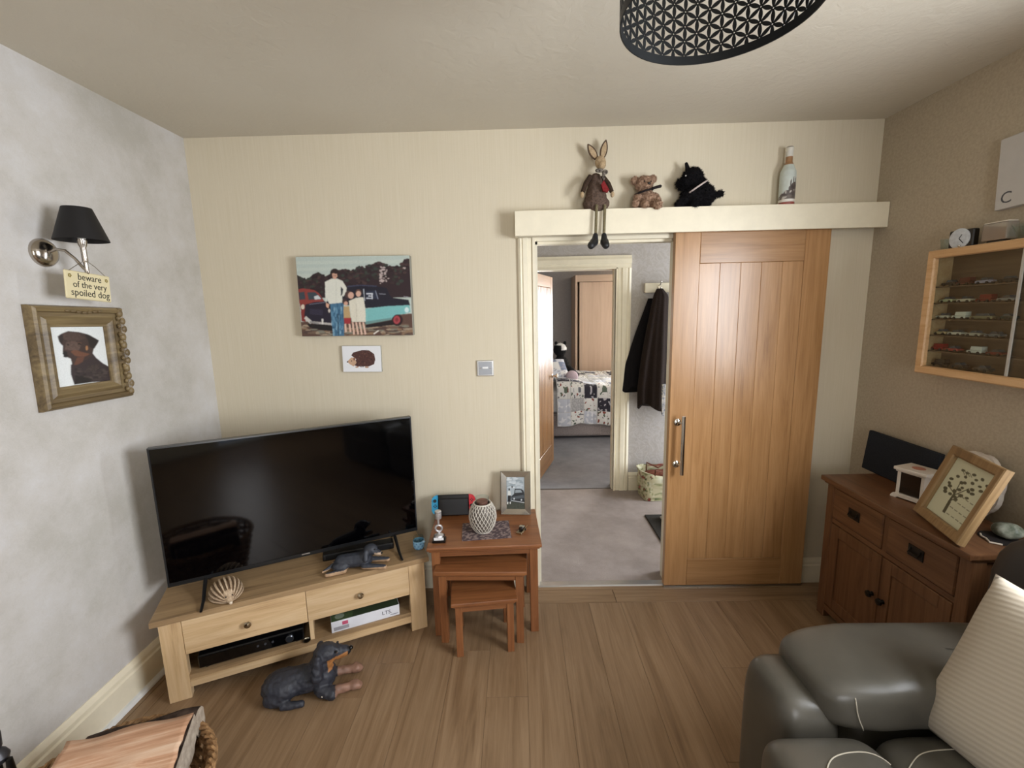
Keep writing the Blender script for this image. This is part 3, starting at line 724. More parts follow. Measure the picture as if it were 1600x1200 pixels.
me = blob(b, 'body', .0042, 5, .0032, 65)
def dc(c):
    k = '#2b2d36'
    if c.x > .115 and c.z < .06: k = '#8d6a58'
    if c.x > .088 and c.z > .1 and (c.z < .158): k = '#a8713f'
    if c.x > .168 and c.z > .1: k = '#111014'
    if .09 < c.x < .13 and abs(c.y) < .03 and .162 < c.z < .178 and abs(abs(c.y)-.017) < .006: k = '#9a6a44'
    v = .9+.25*mnoise.noise(c*40); return tuple(x*v for x in lin(k))
paint(me, dc); P('body', me, DOGM, d1)
for s in (-1, 1): P('eye', B().ell((.126, s*.030, .184), (.0055, .005, .0055)), plain('#070606', .08), d1)
P('nose', B().ell((.182, .014, .158), (.009, .011, .009)), plain('#0b0a0b', .15), d1)
P('glass_bead', B().ell((.062, -.086, .030), (.004, .004, .004)), CHROME, d1)
d2 = T('dog_figurine', 'small black and tan puppy ornament lying on top of the TV stand', 'figurine', (-.782, -.448, .40), radians(8))
b = B(); b.cap((-.06, 0, .030), (.03, 0, .034), .028, .030).cap((.03, 0, .04), (.052, 0, .066), .025, .02).ell((.055, -.004, .074), (.028, .024, .022)).cap((.065, -.01, .070), (.092, -.018, .062), .016, .010)
b.cap((.04, -.024, .074), (.04, -.034, .046), .008, .011).cap((.045, .022, .074), (.046, .03, .05), .008, .010)
b.cap((.03, -.028, .018), (.11, -.035, .010), .013, .010).cap((.03, .025, .018), (.115, .02, .011), .013, .010)
b.ell((-.06, -.022, .02), (.034, .018, .019)).cap((-.045, -.036, .010), (-.105, -.055, .009), .011, .009).cap((-.08, 0, .025), (-.125, -.035, .012), .010, .005).cap((-.07, .03, .012), (-.10, .03, .009), .011, .009)
me = blob(b, 'body', .0026, 4, .0008, 110)
def dc2(c):
    k = '#30343d'
    if c.z < .016 and (c.x > .055 or c.x < -.03 or c.y < -.03): k = '#b09070'
    if c.x > .072 and c.z > .05 and c.z < .068: k = '#b8a08a'
    v = .9+.3*mnoise.noise(c*90); return tuple(x*v for x in lin(k))
paint(me, dc2); P('body', me, DOGM, d2)
P('nose', B().ell((.100, -.021, .064), (.005, .005, .004)), plain('#0b0a0b', .15), d2)
for s in (-1, 1): P('eye', B().ell((.075, -.006+s*.016, .082), (.003, .003, .003)), plain('#070606', .08), d2)
# folded book hedgehog
hg = T('book_hedgehog', 'hedgehog ornament folded from the pages of an old book, on the TV stand', 'ornament', (-1.290, -.680, .40), radians(-48))
PAP = fabric('aged_paper', '#a98f74', '#cdb79c', 90, .8, .1)
bl, bdk = B(), B(); npg = 21
for i in range(npg):
    th = radians(6+168*i/(npg-1)); b = bdk if i % 2 else bl; k0 = .86 if i % 2 else 1.0
    pts = [(-.078, 0)]+[(x_, k0*.070*max(0, 1-((x_+.030)/.092)**2)**.62) for x_ in np.linspace(-.078, .058, 12)]+[(.062, 0)]
    n_ = Vector((0, -sin(th), cos(th)))*.0014
    A_ = [b._v(Vector((x_, r_0*cos(th), .004+r_0*sin(th)))-n_*(.3+r_0/.03)) for x_, r_0 in pts]
    B_ = [b._v(Vector((x_, r_0*cos(th), .004+r_0*sin(th)))+n_*(.3+r_0/.03)) for x_, r_0 in pts]
    b.bm.faces.new(A_); b.bm.faces.new(B_[::-1]); m_ = len(pts)
    for k in range(m_): b.bm.faces.new([A_[k], A_[(k+1) % m_], B_[(k+1) % m_], B_[k]])
pg = P('folded_pages', bl, PAP, hg, smooth=False, stuff=True); P('inner_pages', bdk, fabric('shaded_paper', '#6d5844', '#8c745b', 90, .8, .1), hg, 'inner pages coloured dark as shaded gaps', smooth=False, stuff=True)  # every other page coloured dark for the shade between the folds
P('head_cone', B().rings([[(x_, r_0*cos(t), .003+r_0*.9+r_0*.9*sin(t)) for t in np.linspace(0, 2*pi, 13)[:-1]] for x_, r_0 in ((.030, .026), (.055, .017), (.078, .005))]), PAP, hg, smooth=False)
P('nose', B().ell((.080, 0, .011), (.007, .007, .007)), plain('#d9c8b0', .3), hg)
for s in (-1, 1): P('eye', B().ell((.054, s*.013, .030), (.0035, .003, .0035)), plain('#2a2119', .3), hg)
# blue tealight holder
d2.scale = (1.22, 1.22, 1.22); hg.scale = (.98, .98, 1.0); hg.location = (-1.285, -.672, .40)
tl = T('tealight_holder', 'small glass tealight holder wrapped in pale blue spotted ribbon', 'candle holder', (-.518, -.275, .40))
P('glass_cup', B().lathe([(.020, 0), (.026, .012), (.0275, .04), (.026, .066), (.0245, .066), (.0255, .04), (.024, .013), (0, .006)], 24), glassy(), tl)
me = mesh(B().lathe([(.024, .002), (.0285, .012), (.030, .03), (.0295, .046), (.0282, .046), (.0285, .03), (.0272, .012), (.022, .002)], 40), 'ribbon')
me = evalmesh(me, [('SUBSURF', dict(levels=2, subdivision_type='SIMPLE'))], 'ribbon')
def rib(c):
    a = math.atan2(c.y, c.x); u = (a/(2*pi)*9+(.5 if int(c.z/.014) % 2 else 0)) % 1; v = (c.z/.014) % 1
    return lin('#3d6ea6') if (u-.5)**2+(v-.5)**2 < .05 else lin('#8fc0e0')
paint(me, rib); P('ribbon', me, colattr('spotted_ribbon', .5), tl)
P('bow', B().ell((.028, -.012, .042), (.010, .004, .006)).ell((.030, -.004, .036), (.004, .004, .004)), plain('#a9d0e8', .5), tl)

# ================================================================ NEST OF TABLES
def table(name, label, loc, rot, w_, d_, h, leg, ov=.02):
    t = T(name, label, 'table', loc, rot, None)
    P('top', B().box(-w_/2, w_/2, -d_/2, d_/2, h-.018, h, .004, 2).box(-w_/2+.010, w_/2-.010, -d_/2+.010, d_/2-.010, h-.030, h-.018, .003), NEST('x'), t, smooth=False)
    a, c = w_/2-ov, d_/2-ov
    for sx in (-1, 1):
        for sy in (-1, 1):
            x0, x1 = sorted((sx*a, sx*(a-leg))); y0, y1 = sorted((sy*c, sy*(c-leg)))
            P('leg', B().box(x0, x1, y0, y1, 0, h-.0305, .0015), NEST('z'), t, smooth=False)
    for sx in (-1, 1): P('side_rail', B().box(*sorted((sx*(a-.004), sx*(a-.020))), -c+leg, c-leg, h-.075, h-.0305), NEST('y'), t, smooth=False)
    P('apron', B().box(-a+leg, a-leg, c-.022, c-.004, h-.075, h-.0305), NEST('x'), t, smooth=False)
    P('front_rail', B().box(-a+leg, a-leg, -c+.004, -c+.018, h-.058, h-.0305), NEST('x'), t, smooth=False)
    return t
NR = radians(2.6)
table('nesting_table', 'largest orange-brown oak nesting table, beside the doorway', (-.168, -.232, 0), NR, .566, .405, .49, .04)
table('nesting_table', 'middle oak nesting table tucked under the largest one', (-.175, -.325, 0), radians(-1.3), .45, .35, .395, .036)
table('nesting_table', 'smallest oak nesting table, in front at the bottom of the nest', (-.172, -.435, 0), radians(7), .312, .28, .29, .032, .018)
TH = .49
mt_ = P('table_mat', evalmesh(mesh(B().box(-.125, .125, -.095, .095, 0, .003), 'table_mat', False), [('SUBSURF', dict(levels=5, subdivision_type='SIMPLE'))], 'table_mat'), None)
for v in mt_.data.vertices: v.co.z += .0015*mnoise.noise(v.co*40) if v.co.z > .001 else 0
paint(mt_.data, lambda c: lin('#8d7b76') if mnoise.noise(c*75) > .12 else lin('#4d3f43')); mt_.data.materials.append(colattr('mat_weave', .9))
mt_.location = (-.160, -.272, TH); mt_.rotation_euler = (0, 0, radians(6)); tag(mt_, 'mottled purple grey fabric mat under the lattice candle jar', 'table mat')
vs = T('candle_jar', 'round white lattice candle jar with a glass cup, on the purple mat', 'candle jar', (-.176, -.275, TH+.003))
prof = [(.036, 0), (.045, .006), (.062, .035), (.071, .075), (.067, .115), (.052, .145), (.043, .155)]
P('inner_jar', B().lathe([(r*.94, z) for r, z in prof]+[(.038, .155), (.036, .14), (0, .135)], 32), plain('#6d655d', .5), vs)
def rad(z):
    for (r0, z0), (r1, z1) in zip(prof, prof[1:]):
        if z0 <= z <= z1: return r0+(r1-r0)*(z-z0)/(z1-z0)
    return prof[-1][0]
b = B()
for s in (-1, 1):
    for k in range(22):
        b.tube([(lambda z, a: (rad(z)*cos(a), rad(z)*sin(a), z))(.006+.145*i/18, 2*pi*k/22+s*1.15*i/18) for i in range(19)], .0021, 5)
P('lattice', b, plain('#c9c2b6', .45, 0, 'cream_ceramic'), vs)
P('rim', B().tube([(.045*cos(2*pi*k/32), .045*sin(2*pi*k/32), .153) for k in range(32)], .004, 8, True), plain('#c9c2b6', .45), vs)
P('base_ring', B().lathe([(.038, 0), (.043, .001), (.043, .008), (.038, .008)], 32), plain('#c9c2b6', .45), vs)
P('glass_cup', B().lathe([(.020, .142), (.032, .15), (.036, .185), (.0345, .185), (.0305, .151), (0, .144)], 28), glassy(), vs)
P('candle', B().lathe([(.028, .146), (.030, .165), (.028, .167), (0, .166)], 24), plain('#7d4a3e', .6), vs)
tr = T('piston_trophy', 'silver piston and connecting rod trophy on a black plinth', 'trophy', (-.389, -.375, TH), radians(3))
P('plinth', B().box(-.033, .033, -.024, .024, 0, .014, .002).box(-.027, .027, -.019, .019, .014, .030, .002), plain('#0e0c0c', .25), tr, smooth=False)
P('plaque', B().box(-.024, .024, -.0205, -.0191, .015, .029), plain('#e2e2e2', .3), tr, smooth=False)
P('stem', B().lathe([(.024, .030), (.022, .036), (.008, .044), (.006, .055)], 20), plain('#cfcdce', .38, .8, 'trophy_silver'), tr)
P('connecting_rod', B().tube([(.016*cos(t), 0, .070+.016*sin(t)) for t in np.linspace(0, 2*pi, 21)[:-1]], .0055, 8, True).box(-.005, .005, -.004, .004, .086, .125, .002), plain('#cfcdce', .38, .8, 'trophy_silver'), tr)
P('piston', B().lathe([(.0155, .122), (.0165, .124), (.0165, .142), (.0155, .143), (.0165, .145), (.0165, .149), (.0155, .150), (.0165, .152), (.0165, .160), (.015, .162), (0, .162)], 28), plain('#cfcdce', .38, .8, 'trophy_silver'), tr)
# handheld console
gc = T('games_console', 'black handheld games console with blue and red side controllers', 'games console', (-.355, -.085, TH), (radians(-9), 0, radians(3)))
P('screen_unit', B().box(-.087, .087, -.006, .006, .006, .118, .002), plain('#0a0a0c', .3), gc, smooth=False)
P('dock', B().box(-.087, .087, -.011, .028, 0, .100, .006), plain('#101013', .4), gc, smooth=False)
for s, col, nm in ((-1, '#2fa0cf', 'blue controller'), (1, '#d23a42', 'red controller')):
    R0, R1 = [], []
    pts = [(s*.0875, .006), (s*.0875, .118)]+[(s*(.0875+.035*sin(t)*1), .118-.030+.030*cos(t)) for t in np.linspace(.15, pi/2, 6)]+[(s*(.0875+.035*cos(t)), .036-.030*sin(t)) for t in np.linspace(0, pi/2-.15, 6)]
    j = P('controller', B().prism(pts, -.009, .007, 'y'), plain(col, .4), gc, nm, smooth=False)
    z1, z2 = (.088, .058) if s < 0 else (.058, .088)
    P('thumbstick', B().lathe([(.008, 0), (.006, .005), (.009, .006), (.008, .009)], 16, 'y', (s*.103, -.009, z1)), plain('#15222c', .5), j)
    for dx, dz in ((0, .007), (0, -.007), (.007, 0), (-.007, 0)): P('button', B().lathe([(.0032, 0), (.003, .002)], 10, 'y', (s*.103+dx, -.009, z2+dz)), plain('#15222c', .5), j)
# photo frame
pf = T('photo_frame', 'silver glass photo frame holding a black and white car photograph', 'photo frame', (-.005, -.085, TH), (radians(-8), 0, radians(-4)))
P('frame', B().at((0, 0, .123)).frame(.168, .246, [(0, 0), (0, .009), (.003, .011), (.033, .008), (.034, .005), (.034, 0)]), plain('#a8a195', .16, .75, 'mirror_glass_border'), pf, smooth=False)
qd = [(165, 175), (510, 190), (490, 690), (150, 640)]
pc_ = Pic(60, 100, '#a3adb3', qd)
for _ in range(40): x_, y_ = pc_.rs.rand(2); pc_.ell(('#b9c1c6', '#8e999f', '#c9cfd2')[pc_.rs.randint(3)], 165+x_*330, 180+y_*170, 22+30*pc_.rs.rand(), 8+10*pc_.rs.rand())
pc_.poly('#3b3f35', [(150, 540), (500, 560), (500, 700), (140, 660)]).grain(.4)
pc_.poly('#23262a', [(235, 470), (290, 440), (310, 360), (430, 372), (475, 395), (495, 440), (492, 600), (380, 585), (240, 545)])
pc_.poly('#8e979c', [(322, 375), (425, 385), (455, 430), (310, 425)]); pc_.poly('#4f565b', [(250, 480), (480, 470), (488, 520), (250, 515)])
pc_.line('#c9cdd0', 245, 535, 490, 595, 9); pc_.ell('#c9cdd0', 290, 512, 14, 14); pc_.ell('#c9cdd0', 432, 545, 16, 14)
pc_.poly('#d3d5d2', [(180, 385), (225, 390), (232, 455), (175, 450)]); pc_.poly('#1c1d20', [(175, 450), (232, 455), (225, 560), (165, 555)]); pc_.ell('#3a3835', 205, 362, 14, 18); pc_.ell('#3a3835', 260, 330, 12, 18)
pc_.poly('#dfe0de', [(160, 545), (180, 545), (175, 580), (158, 578)]); pc_.poly('#dfe0de', [(205, 550), (225, 550), (222, 582), (205, 580)])
pc_.blur(2); o = P('photograph', pc_.build('photograph', .100, .178), PRINT, pf, 'black and white photograph of a vintage car'); o.location = (0, -.004, .123)
P('back_board', B().box(-.052, .052, -.003, .003, .032, .214), BLACK, pf, smooth=False)
P('strut', B().prism([(.003, .02), (.045, .006), (.05, .006), (.003, .15)], -.015, .015, 'x'), BLACK, pf, smooth=False)
# little metal model on the table
tm = T('model_engine', 'tiny brass and black model with a long lever, at the table edge', 'ornament', (.024, -.285, TH), radians(-24))
P('frame', B().box(-.016, .016, -.036, .030, 0, .006, .001).box(-.016, .016, -.038, -.030, .004, .010, .001), metal('brass_steel', '#b9a98a', .3), tm, smooth=False)
P('boiler', B().at((0, .006, .016), (pi/2, 0, 0)).lathe([(.009, -.018), (.011, -.016), (.011, .016), (.009, .018)], 16), plain('#1a1412', .3), tm)
P('canopy', B().box(-.013, .013, -.002, .016, .024, .027, .001), plain('#c4b9a3', .3, .5), tm, smooth=False)
P('lever', B().tube([(.014, -.034, .006), (.026, .020, .030)], .0018), metal('brass_steel', '#b9a98a', .3), tm)
for s in (-1, 1): P('wheel', B().lathe([(.008, -.002), (.008, .002)], 14, 'x', (s*.015, .016, .008)), BLACK, tm)
# ================================================================ ON THE WALLS
cv = T('canvas_print', 'large canvas photograph of a man and three children beside vintage cars', 'canvas picture', (-.838, -.0205, 1.718), (0, radians(.6), 0))
P('stretcher', B().box(-.302, .302, -.0195, .0195, -.209, .209, .002), plain('#8d8b80', .7, 0, 'canvas_edge'), cv, smooth=False)
q_ = [(58, 45), (1450, 42), (1508, 1028), (148, 1040)]
c = Pic(180, 124, '#b9c3bb', q_)
for i in range(6): c.poly(('#b4c0b9', '#bcc6bd')[i % 2], [(40, 60+i*40), (1500, 50+i*42), (1500, 120+i*42), (40, 130+i*40)])
rs = c.rs
dark = '#2e1e22'
c.poly(dark, [(60, 260), (200, 330), (280, 260), (340, 235), (430, 290), (520, 240), (640, 200), (740, 230), (850, 175), (920, 190), (1010, 140), (1110, 120), (1200, 170), (1340, 180), (1390, 85), (1460, 90), (1480, 560), (100, 560)])
for _ in range(260):
    x_ = 70+rs.rand()*1400; y0 = np.interp(x_, [60, 200, 330, 430, 640, 740, 850, 1010, 1110, 1200, 1340, 1390, 1480], [265, 330, 240, 290, 205, 230, 180, 145, 120, 170, 180, 85, 90])
    c.ell(('#26181b', '#3b2a2a', '#2f2b26', '#45312f', '#333a33')[rs.randint(5)], x_, y0+rs.rand()**1.6*220, 10+22*rs.rand(), 8+14*rs.rand())
for _ in range(46): c.ell('#b7a7a3', 1090+120*rs.rand()*rs.rand()+10, 170+rs.rand()*220, 7+10*rs.rand(), 5+6*rs.rand())
for _ in range(10): c.ell('#b7a7a3', 1380+30*rs.rand(), 190+rs.rand()*20, 8, 5)
c.poly('#5b4238', [(130, 860), (1500, 760), (1510, 1040), (140, 1040)])
for _ in range(170): c.ell(('#8a7057', '#6f5a4b', '#4e3c36', '#9d8b76', '#7d7a6c')[rs.randint(5)], 150+rs.rand()*1350, 900+rs.rand()*140, 20+60*rs.rand(), 5+11*rs.rand())
c.poly('#8a3a34', [(90, 450), (150, 438), (290, 460), (350, 500), (420, 600), (430, 700), (130, 720), (100, 560)])
c.poly('#39424a', [(100, 490), (170, 480), (185, 575), (110, 580)]); c.poly('#39424a', [(205, 490), (300, 485), (385, 560), (380, 578), (225, 582)]); c.poly('#c9cdd0', [(290, 540), (340, 525), (380, 572), (300, 580)])
c.poly('#7e2f2b', [(120, 620), (180, 640), (190, 860), (140, 850)])
c.poly('#201a2a', [(185, 640), (300, 610), (470, 600), (560, 610), (560, 900), (260, 870), (170, 780)])
for i in range(5): c.line('#46425a', 240, 700+i*14, 400, 715+i*14, 4)
c.line('#6f7080', 230, 640, 430, 615, 8)
c.poly('#1b1826', [(640, 440), (720, 412), (860, 405), (1060, 418), (1180, 440), (1240, 560), (1450, 590), (1470, 660), (930, 690), (640, 640)])
c.poly('#3a3f55', [(700, 412), (860, 398), (1060, 412), (1060, 424), (860, 412), (700, 428)])
c.poly('#262c3f', [(925, 480), (1040, 470), (1075, 575), (930, 580)]); c.line('#aeb4bd', 900, 450, 915, 600, 10); c.line('#8d93a5', 1045, 470, 1078, 580, 8); c.line('#8c8d99', 1090, 512, 1170, 520, 8); c.line('#9a97a0', 1390, 548, 1450, 556, 7)
for l in ((935, 512, 1015, 512), (1005, 512, 1005, 572), (935, 568, 1015, 570), (960, 540, 1005, 542)): c.line('#c8ccd4', *l, 15)
c.poly('#79b6b6', [(900, 700), (1180, 668), (1460, 655), (1475, 740), (1400, 765), (1290, 775), (1240, 830), (930, 890)])
c.poly('#6a8f8c', [(920, 860), (1240, 810), (1250, 835), (930, 895)]); c.ell('#cfe3e2', 1430, 715, 26, 34)
c.poly('#1d1517', [(930, 900), (1260, 840), (1290, 900), (1000, 930), (930, 930)]); c.ell('#2a1517', 1318, 842, 66, 72); c.ell('#a44148', 1310, 838, 42, 52); c.ell('#7f2c33', 1310, 838, 20, 26)
c.poly('#1a1416', [(200, 880), (540, 900), (560, 980), (380, 960), (240, 930)])
c.line('#c6c2bc', 180, 800, 260, 870, 40); c.line('#b5b0ab', 240, 862, 520, 890, 26); c.line('#d5d2cc', 395, 820, 400, 890, 22); c.ell('#d6cbb9', 152, 670, 22, 32); c.line('#8d8a88', 240, 860, 350, 880, 22)
# man
c.poly('#456f8c', [(490, 610), (655, 610), (662, 820), (668, 1035), (595, 1035), (582, 760), (590, 1035), (530, 1035), (510, 850)])
for _ in range(60): c.ell(('#7fa3b8', '#355b78', '#5f8aa5')[rs.randint(3)], 510+rs.rand()*140, 640+rs.rand()*380, 6+7*rs.rand(), 14+24*rs.rand())
c.poly('#2c4456', [(582, 760), (596, 760), (600, 1035), (588, 1035)])
c.poly('#d9d9cd', [(425, 360), (500, 322), (580, 322), (640, 350), (690, 430), (690, 480), (655, 545), (640, 530), (640, 450), (640, 620), (480, 635), (450, 560), (440, 630), (430, 560)])
c.poly('#262d33', [(620, 420), (650, 450), (640, 520), (622, 540)]); c.line('#b9b9ae', 560, 340, 565, 610, 4); c.poly('#d3a58c', [(440, 620), (480, 640), (470, 690), (440, 670)]); c.ell('#c9c2b8', 480, 720, 14, 24)
c.ell('#2a1a1a', 543, 248, 56, 54); c.poly('#c79a84', [(508, 255), (570, 250), (578, 290), (550, 330), (520, 310)]); c.ell('#2a1a1a', 560, 235, 34, 26); c.line('#5b3a33', 520, 282, 560, 284, 6)
# children
c.poly('#d8d3c2', [(720, 600), (790, 570), (900, 560), (925, 700), (932, 860), (760, 860), (735, 700)]); c.line('#b9b3a2', 812, 590, 818, 850, 5)
c.ell('#4b3634', 715, 520, 46, 48); c.ell('#cfa592', 745, 530, 36, 42); c.ell('#5f443c', 838, 500, 38, 46); c.ell('#d3ab97', 838, 512, 30, 36)
c.poly('#dcd7c7', [(800, 560), (900, 555), (930, 860), (850, 862)]); c.ell('#3c2a29', 672, 606, 34, 38); c.ell('#cda08b', 684, 630, 24, 26)
c.poly('#b79b6f', [(655, 670), (725, 665), (745, 810), (660, 815)]); c.poly('#9c2f36', [(662, 812), (748, 812), (740, 885), (672, 888)])
for x0, x1 in ((678, 690), (730, 745), (770, 790), (812, 840), (855, 885), (898, 930)): c.line('#d8b7a4', x0, 865 if x0 > 760 else 885, x1, 1020 if x0 > 760 else 990, 22)
c.line('#e4e0d6', 1030, 1015, 1090, 970, 14); c.m = None; c.m = np.ones(c.X.shape, bool); c.grain(.05, 2)
c.blur(2); c.grain(.05, 1); o = P('printed_face', c.build('printed_face', .600, .416), colattr('canvas_ink', .75), cv); o.location = (0, -.0203, 0)
# hedgehog tile
ht = T('hedgehog_tile', 'small white picture tile with a brown hedgehog, below the canvas', 'picture', (-.834, -.009, 1.381), (0, radians(1.0), 0))
P('tile', B().box(-.107, .107, -.008, .008, -.072, .072, .0015), plain('#9c9a90', .5), ht, smooth=False)
c = Pic(110, 76, '#e6e7ea', [(415, 710), (690, 708), (712, 886), (442, 890)])
c.poly('#4a2a26', [(488, 775), (500, 755), (560, 738), (610, 738), (650, 765), (660, 800), (655, 835), (620, 850), (540, 852), (510, 842), (525, 800)])
for _ in range(150):
    a = c.rs.rand()*2*pi; r_0 = c.rs.rand()**.5; x_, y_ = 575+80*r_0*cos(a), 796+54*r_0*sin(a)
    if x_ > 510: c.line(('#2c1715', '#5d3830', '#6f4a3f', '#3a201d')[c.rs.randint(4)], x_, y_, x_+9*cos(a-.3), y_+9*sin(a-.3), 3)
c.poly('#c5a184', [(462, 820), (488, 790), (512, 790), (530, 825), (512, 852), (485, 838)]); c.ell('#141010', 465, 821, 5, 5); c.ell('#141010', 493, 814, 4, 4); c.ell('#8f6450', 512, 800, 8, 11)
c.ell('#b3907a', 535, 856, 12, 5); c.ell('#b3907a', 605, 856, 14, 6)
o = P('picture', c.build('picture', .212, .142), PRINT, ht); o.location = (0, -.0083, 0)
# light switch
sw = T('light_switch', 'brushed steel light switch plate on the cream wall by the doorway', 'light switch', (-.157, -.0, 1.314))
P('plate', B().box(-.046, .046, -.010, 0, -.044, .044, .004, 2), metal('bright_steel', '#c9c9c8', .3), sw, smooth=False)
P('inner_plate', B().box(-.037, .037, -.0115, -.010, -.036, .036, .001), metal('satin_steel', '#9b9ea3', .4), sw, smooth=False)
P('rocker', B().box(-.016, .016, -.0145, -.0115, -.002, .009, .001), plain('#e8e8e8', .35), sw, smooth=False)
for s in (-1, 1): P('screw', B().lathe([(.003, 0), (.003, .001)], 10, 'y', (s*.027, -.0115, 0)), CHROME, sw)
# --- left wall: lamp, hanging sign, framed dog portrait (fronts face +x)
RL = pi/2
wl = T('wall_lamp', 'chrome wall lamp with a black cone shade', 'wall lamp', (XL, -.825, 1.868), RL)
P('backplate', B().at((0, 0, 0)).lathe([(.050, 0), (.050, .006), (.044, .016), (.030, .024), (0, .028)], 32, 'y'), metal('lamp_chrome', '#b6aea4', .18), wl)
arm = [(0, -.02, 0), (.004, -.045, .012), (.012, -.07, .008), (.022, -.092, -.02), (.034, -.108, -.055), (.04, -.112, -.062)]
P('arm', B().tube(arm, .005, 10), metal('lamp_chrome', '#b6aea4', .18), wl)
P('candle_tube', B().lathe([(.004, -.075), (.007, -.068), (.007, -.03), (.009, -.028), (.009, .02), (.013, .03), (.015, .05)], 18, 'z', (.04, -.112, 0)), metal('lamp_chrome', '#b6aea4', .18), wl)
P('lamp_shade', B().rings([[(.04+r*cos(t), -.112+r*sin(t), z) for t in np.linspace(0, 2*pi, 41)[:-1]] for r, z in ((.080, .045), (.043, .160), (.0415, .160), (.0785, .045))], close=True), plain('#0b090b', .6, 0, 'black_silk'), wl)
P('bulb', B().ell((.04, -.112, .085), (.018, .018, .03)).lathe([(.012, .045), (.012, .065)], 14, 'z', (.04, -.112, 0)), plain('#d9d6cc', .3), wl)
sg = T('hanging_sign', 'cream wooden sign about a spoiled dog hanging below the wall lamp', 'sign', (XL+.112, -.79, 1.748), (0, radians(4.5), RL))
P('board', B().box(-.089, .089, -.004, .004, -.050, .050, .003), plain('#d9cda6', .6, 0, 'cream_painted_wood'), sg, smooth=False)
for s, z, sz in (('beware', .030, .034), ('of the very', .002, .033), ('spoiled dog', -.027, .036)):
    o = P('lettering', text(s, sz, .0003, width=.92), plain('#2c2a24', .7), sg, smooth=False); o.location = (.004, -.0044, z)
for s in (-1, 1):
    b = B()
    for k in range(5): a = 2*pi*k/5; b.ell((s*.072+.0045*cos(a), -.0046, .031+.0045*sin(a)), (.003, .0008, .003), 8, 4)
    P('flower', b, plain('#8a7a3c', .6), sg)
P('wire', B().tube([(-.072, -.002, .048), (-.03, .0, .078), (.002, .003, .097), (.034, .0, .078), (.072, -.002, .048)], .0012, 6), plain('#8d8577', .4, .6), sg)
dp = T('dog_portrait', 'framed portrait of a black and tan dog in an ornate dull gold frame', 'framed picture', (XL+.001, -.752, 1.490), (0, radians(1.5), RL))
GOLD = wood('dull_gold_frame', '#4a3d2a', '#6e5c3f', '#93805a', 'x', .45, .6, .5)
me = mesh(B().frame(.372, .378, [(0, 0), (0, .016), (.005, .030), (.013, .036), (.022, .030), (.026, .020), (.040, .018), (.052, .025), (.062, .021), (.070, .012), (.078, .010), (.079, .004), (.079, 0)]), 'frame', True, 30)
P('frame', me, GOLD, dp)
b = B(); rnd = random.Random(2)
for i in range(11):   # carved scrolls down the right-hand bar
    z = -.165+i*.033; b.ell((.172+.006*sin(i*1.7), -.028, z), (.013, .012, .017), 12, 8); b.ell((.158, -.028, z+.012), (.007, .008, .010), 10, 6)
for i in range(7): b.ell((-.06+i*.022, -.033, .168+.003*cos(i)), (.011, .006, .006), 10, 6)
P('carving', b, GOLD, dp, stuff=True)
c = Pic(96, 112, '#dfe3e3', [(365, 275), (865, 280), (932, 872), (442, 932)])
BK = '#2c2220'
c.poly('#33282a', [(560, 690), (610, 640), (760, 560), (800, 620), (860, 680), (935, 730), (940, 880), (760, 885), (590, 905), (560, 790)])
c.poly('#3d2d29', [(445, 375), (475, 350), (540, 322), (640, 335), (720, 360), (760, 400), (780, 500), (760, 600), (700, 640), (620, 690), (575, 690), (560, 620), (500, 590), (487, 540), (490, 480), (455, 430)])
c.poly('#241c1b', [(690, 350), (740, 370), (828, 430), (815, 460), (780, 520), (740, 500), (725, 430)]); c.poly('#2a201f', [(443, 378), (480, 352), (500, 400), (478, 470), (455, 430)])
c.poly('#6b4533', [(560, 545), (600, 520), (650, 545), (740, 575), (700, 600), (640, 600), (600, 590)]); c.poly('#613e30', [(620, 610), (690, 600), (670, 660), (620, 690), (590, 690)]); c.ell('#a4764f', 712, 510, 12, 26); c.ell('#6d4a38', 540, 470, 20, 12); c.ell('#5b4034', 640, 455, 26, 10)
c.ell('#17110f', 515, 590, 24, 16); c.ell('#120d0c', 620, 408, 22, 8); c.ell('#0f0b0a', 540, 480, 12, 8); c.ell('#0f0b0a', 645, 470, 14, 9)
for _ in range(60): c.ell(('#3d3331', '#241d1c', '#4a403c')[c.rs.randint(3)], 600+c.rs.rand()*290, 730+c.rs.rand()*130, 14+14*c.rs.rand(), 6+6*c.rs.rand())
c.poly('#4b3a34', [(500, 350), (560, 335), (640, 350), (700, 400), (640, 430), (540, 430), (490, 400)]).grain(.2, 4)
c.poly('#5a473f', [(520, 440), (600, 430), (660, 480), (640, 530), (560, 530), (505, 520)]).grain(.25, 4); c.ell('#0f0b0a', 640, 462, 13, 9); c.ell('#0f0b0a', 538, 470, 11, 8); c.ell('#14100f', 508, 560, 22, 22)
c.poly('#3a302d', [(720, 700), (830, 690), (800, 760), (700, 770)]).grain(.4, 4); c.poly('#1d1716', [(600, 800), (760, 850), (740, 885), (595, 900)]).grain(.3, 4)
c.blur(4); c.m = np.ones(c.X.shape, bool); c.grain(.07, 2); c.blur(1)
o = P('portrait', c.build('portrait', .216, .222), PRINT, dp); o.location = (0, -.0045, 0)
P('backing', B().box(-.16, .16, -.003, 0, -.165, .165), BLACK, dp, smooth=False)

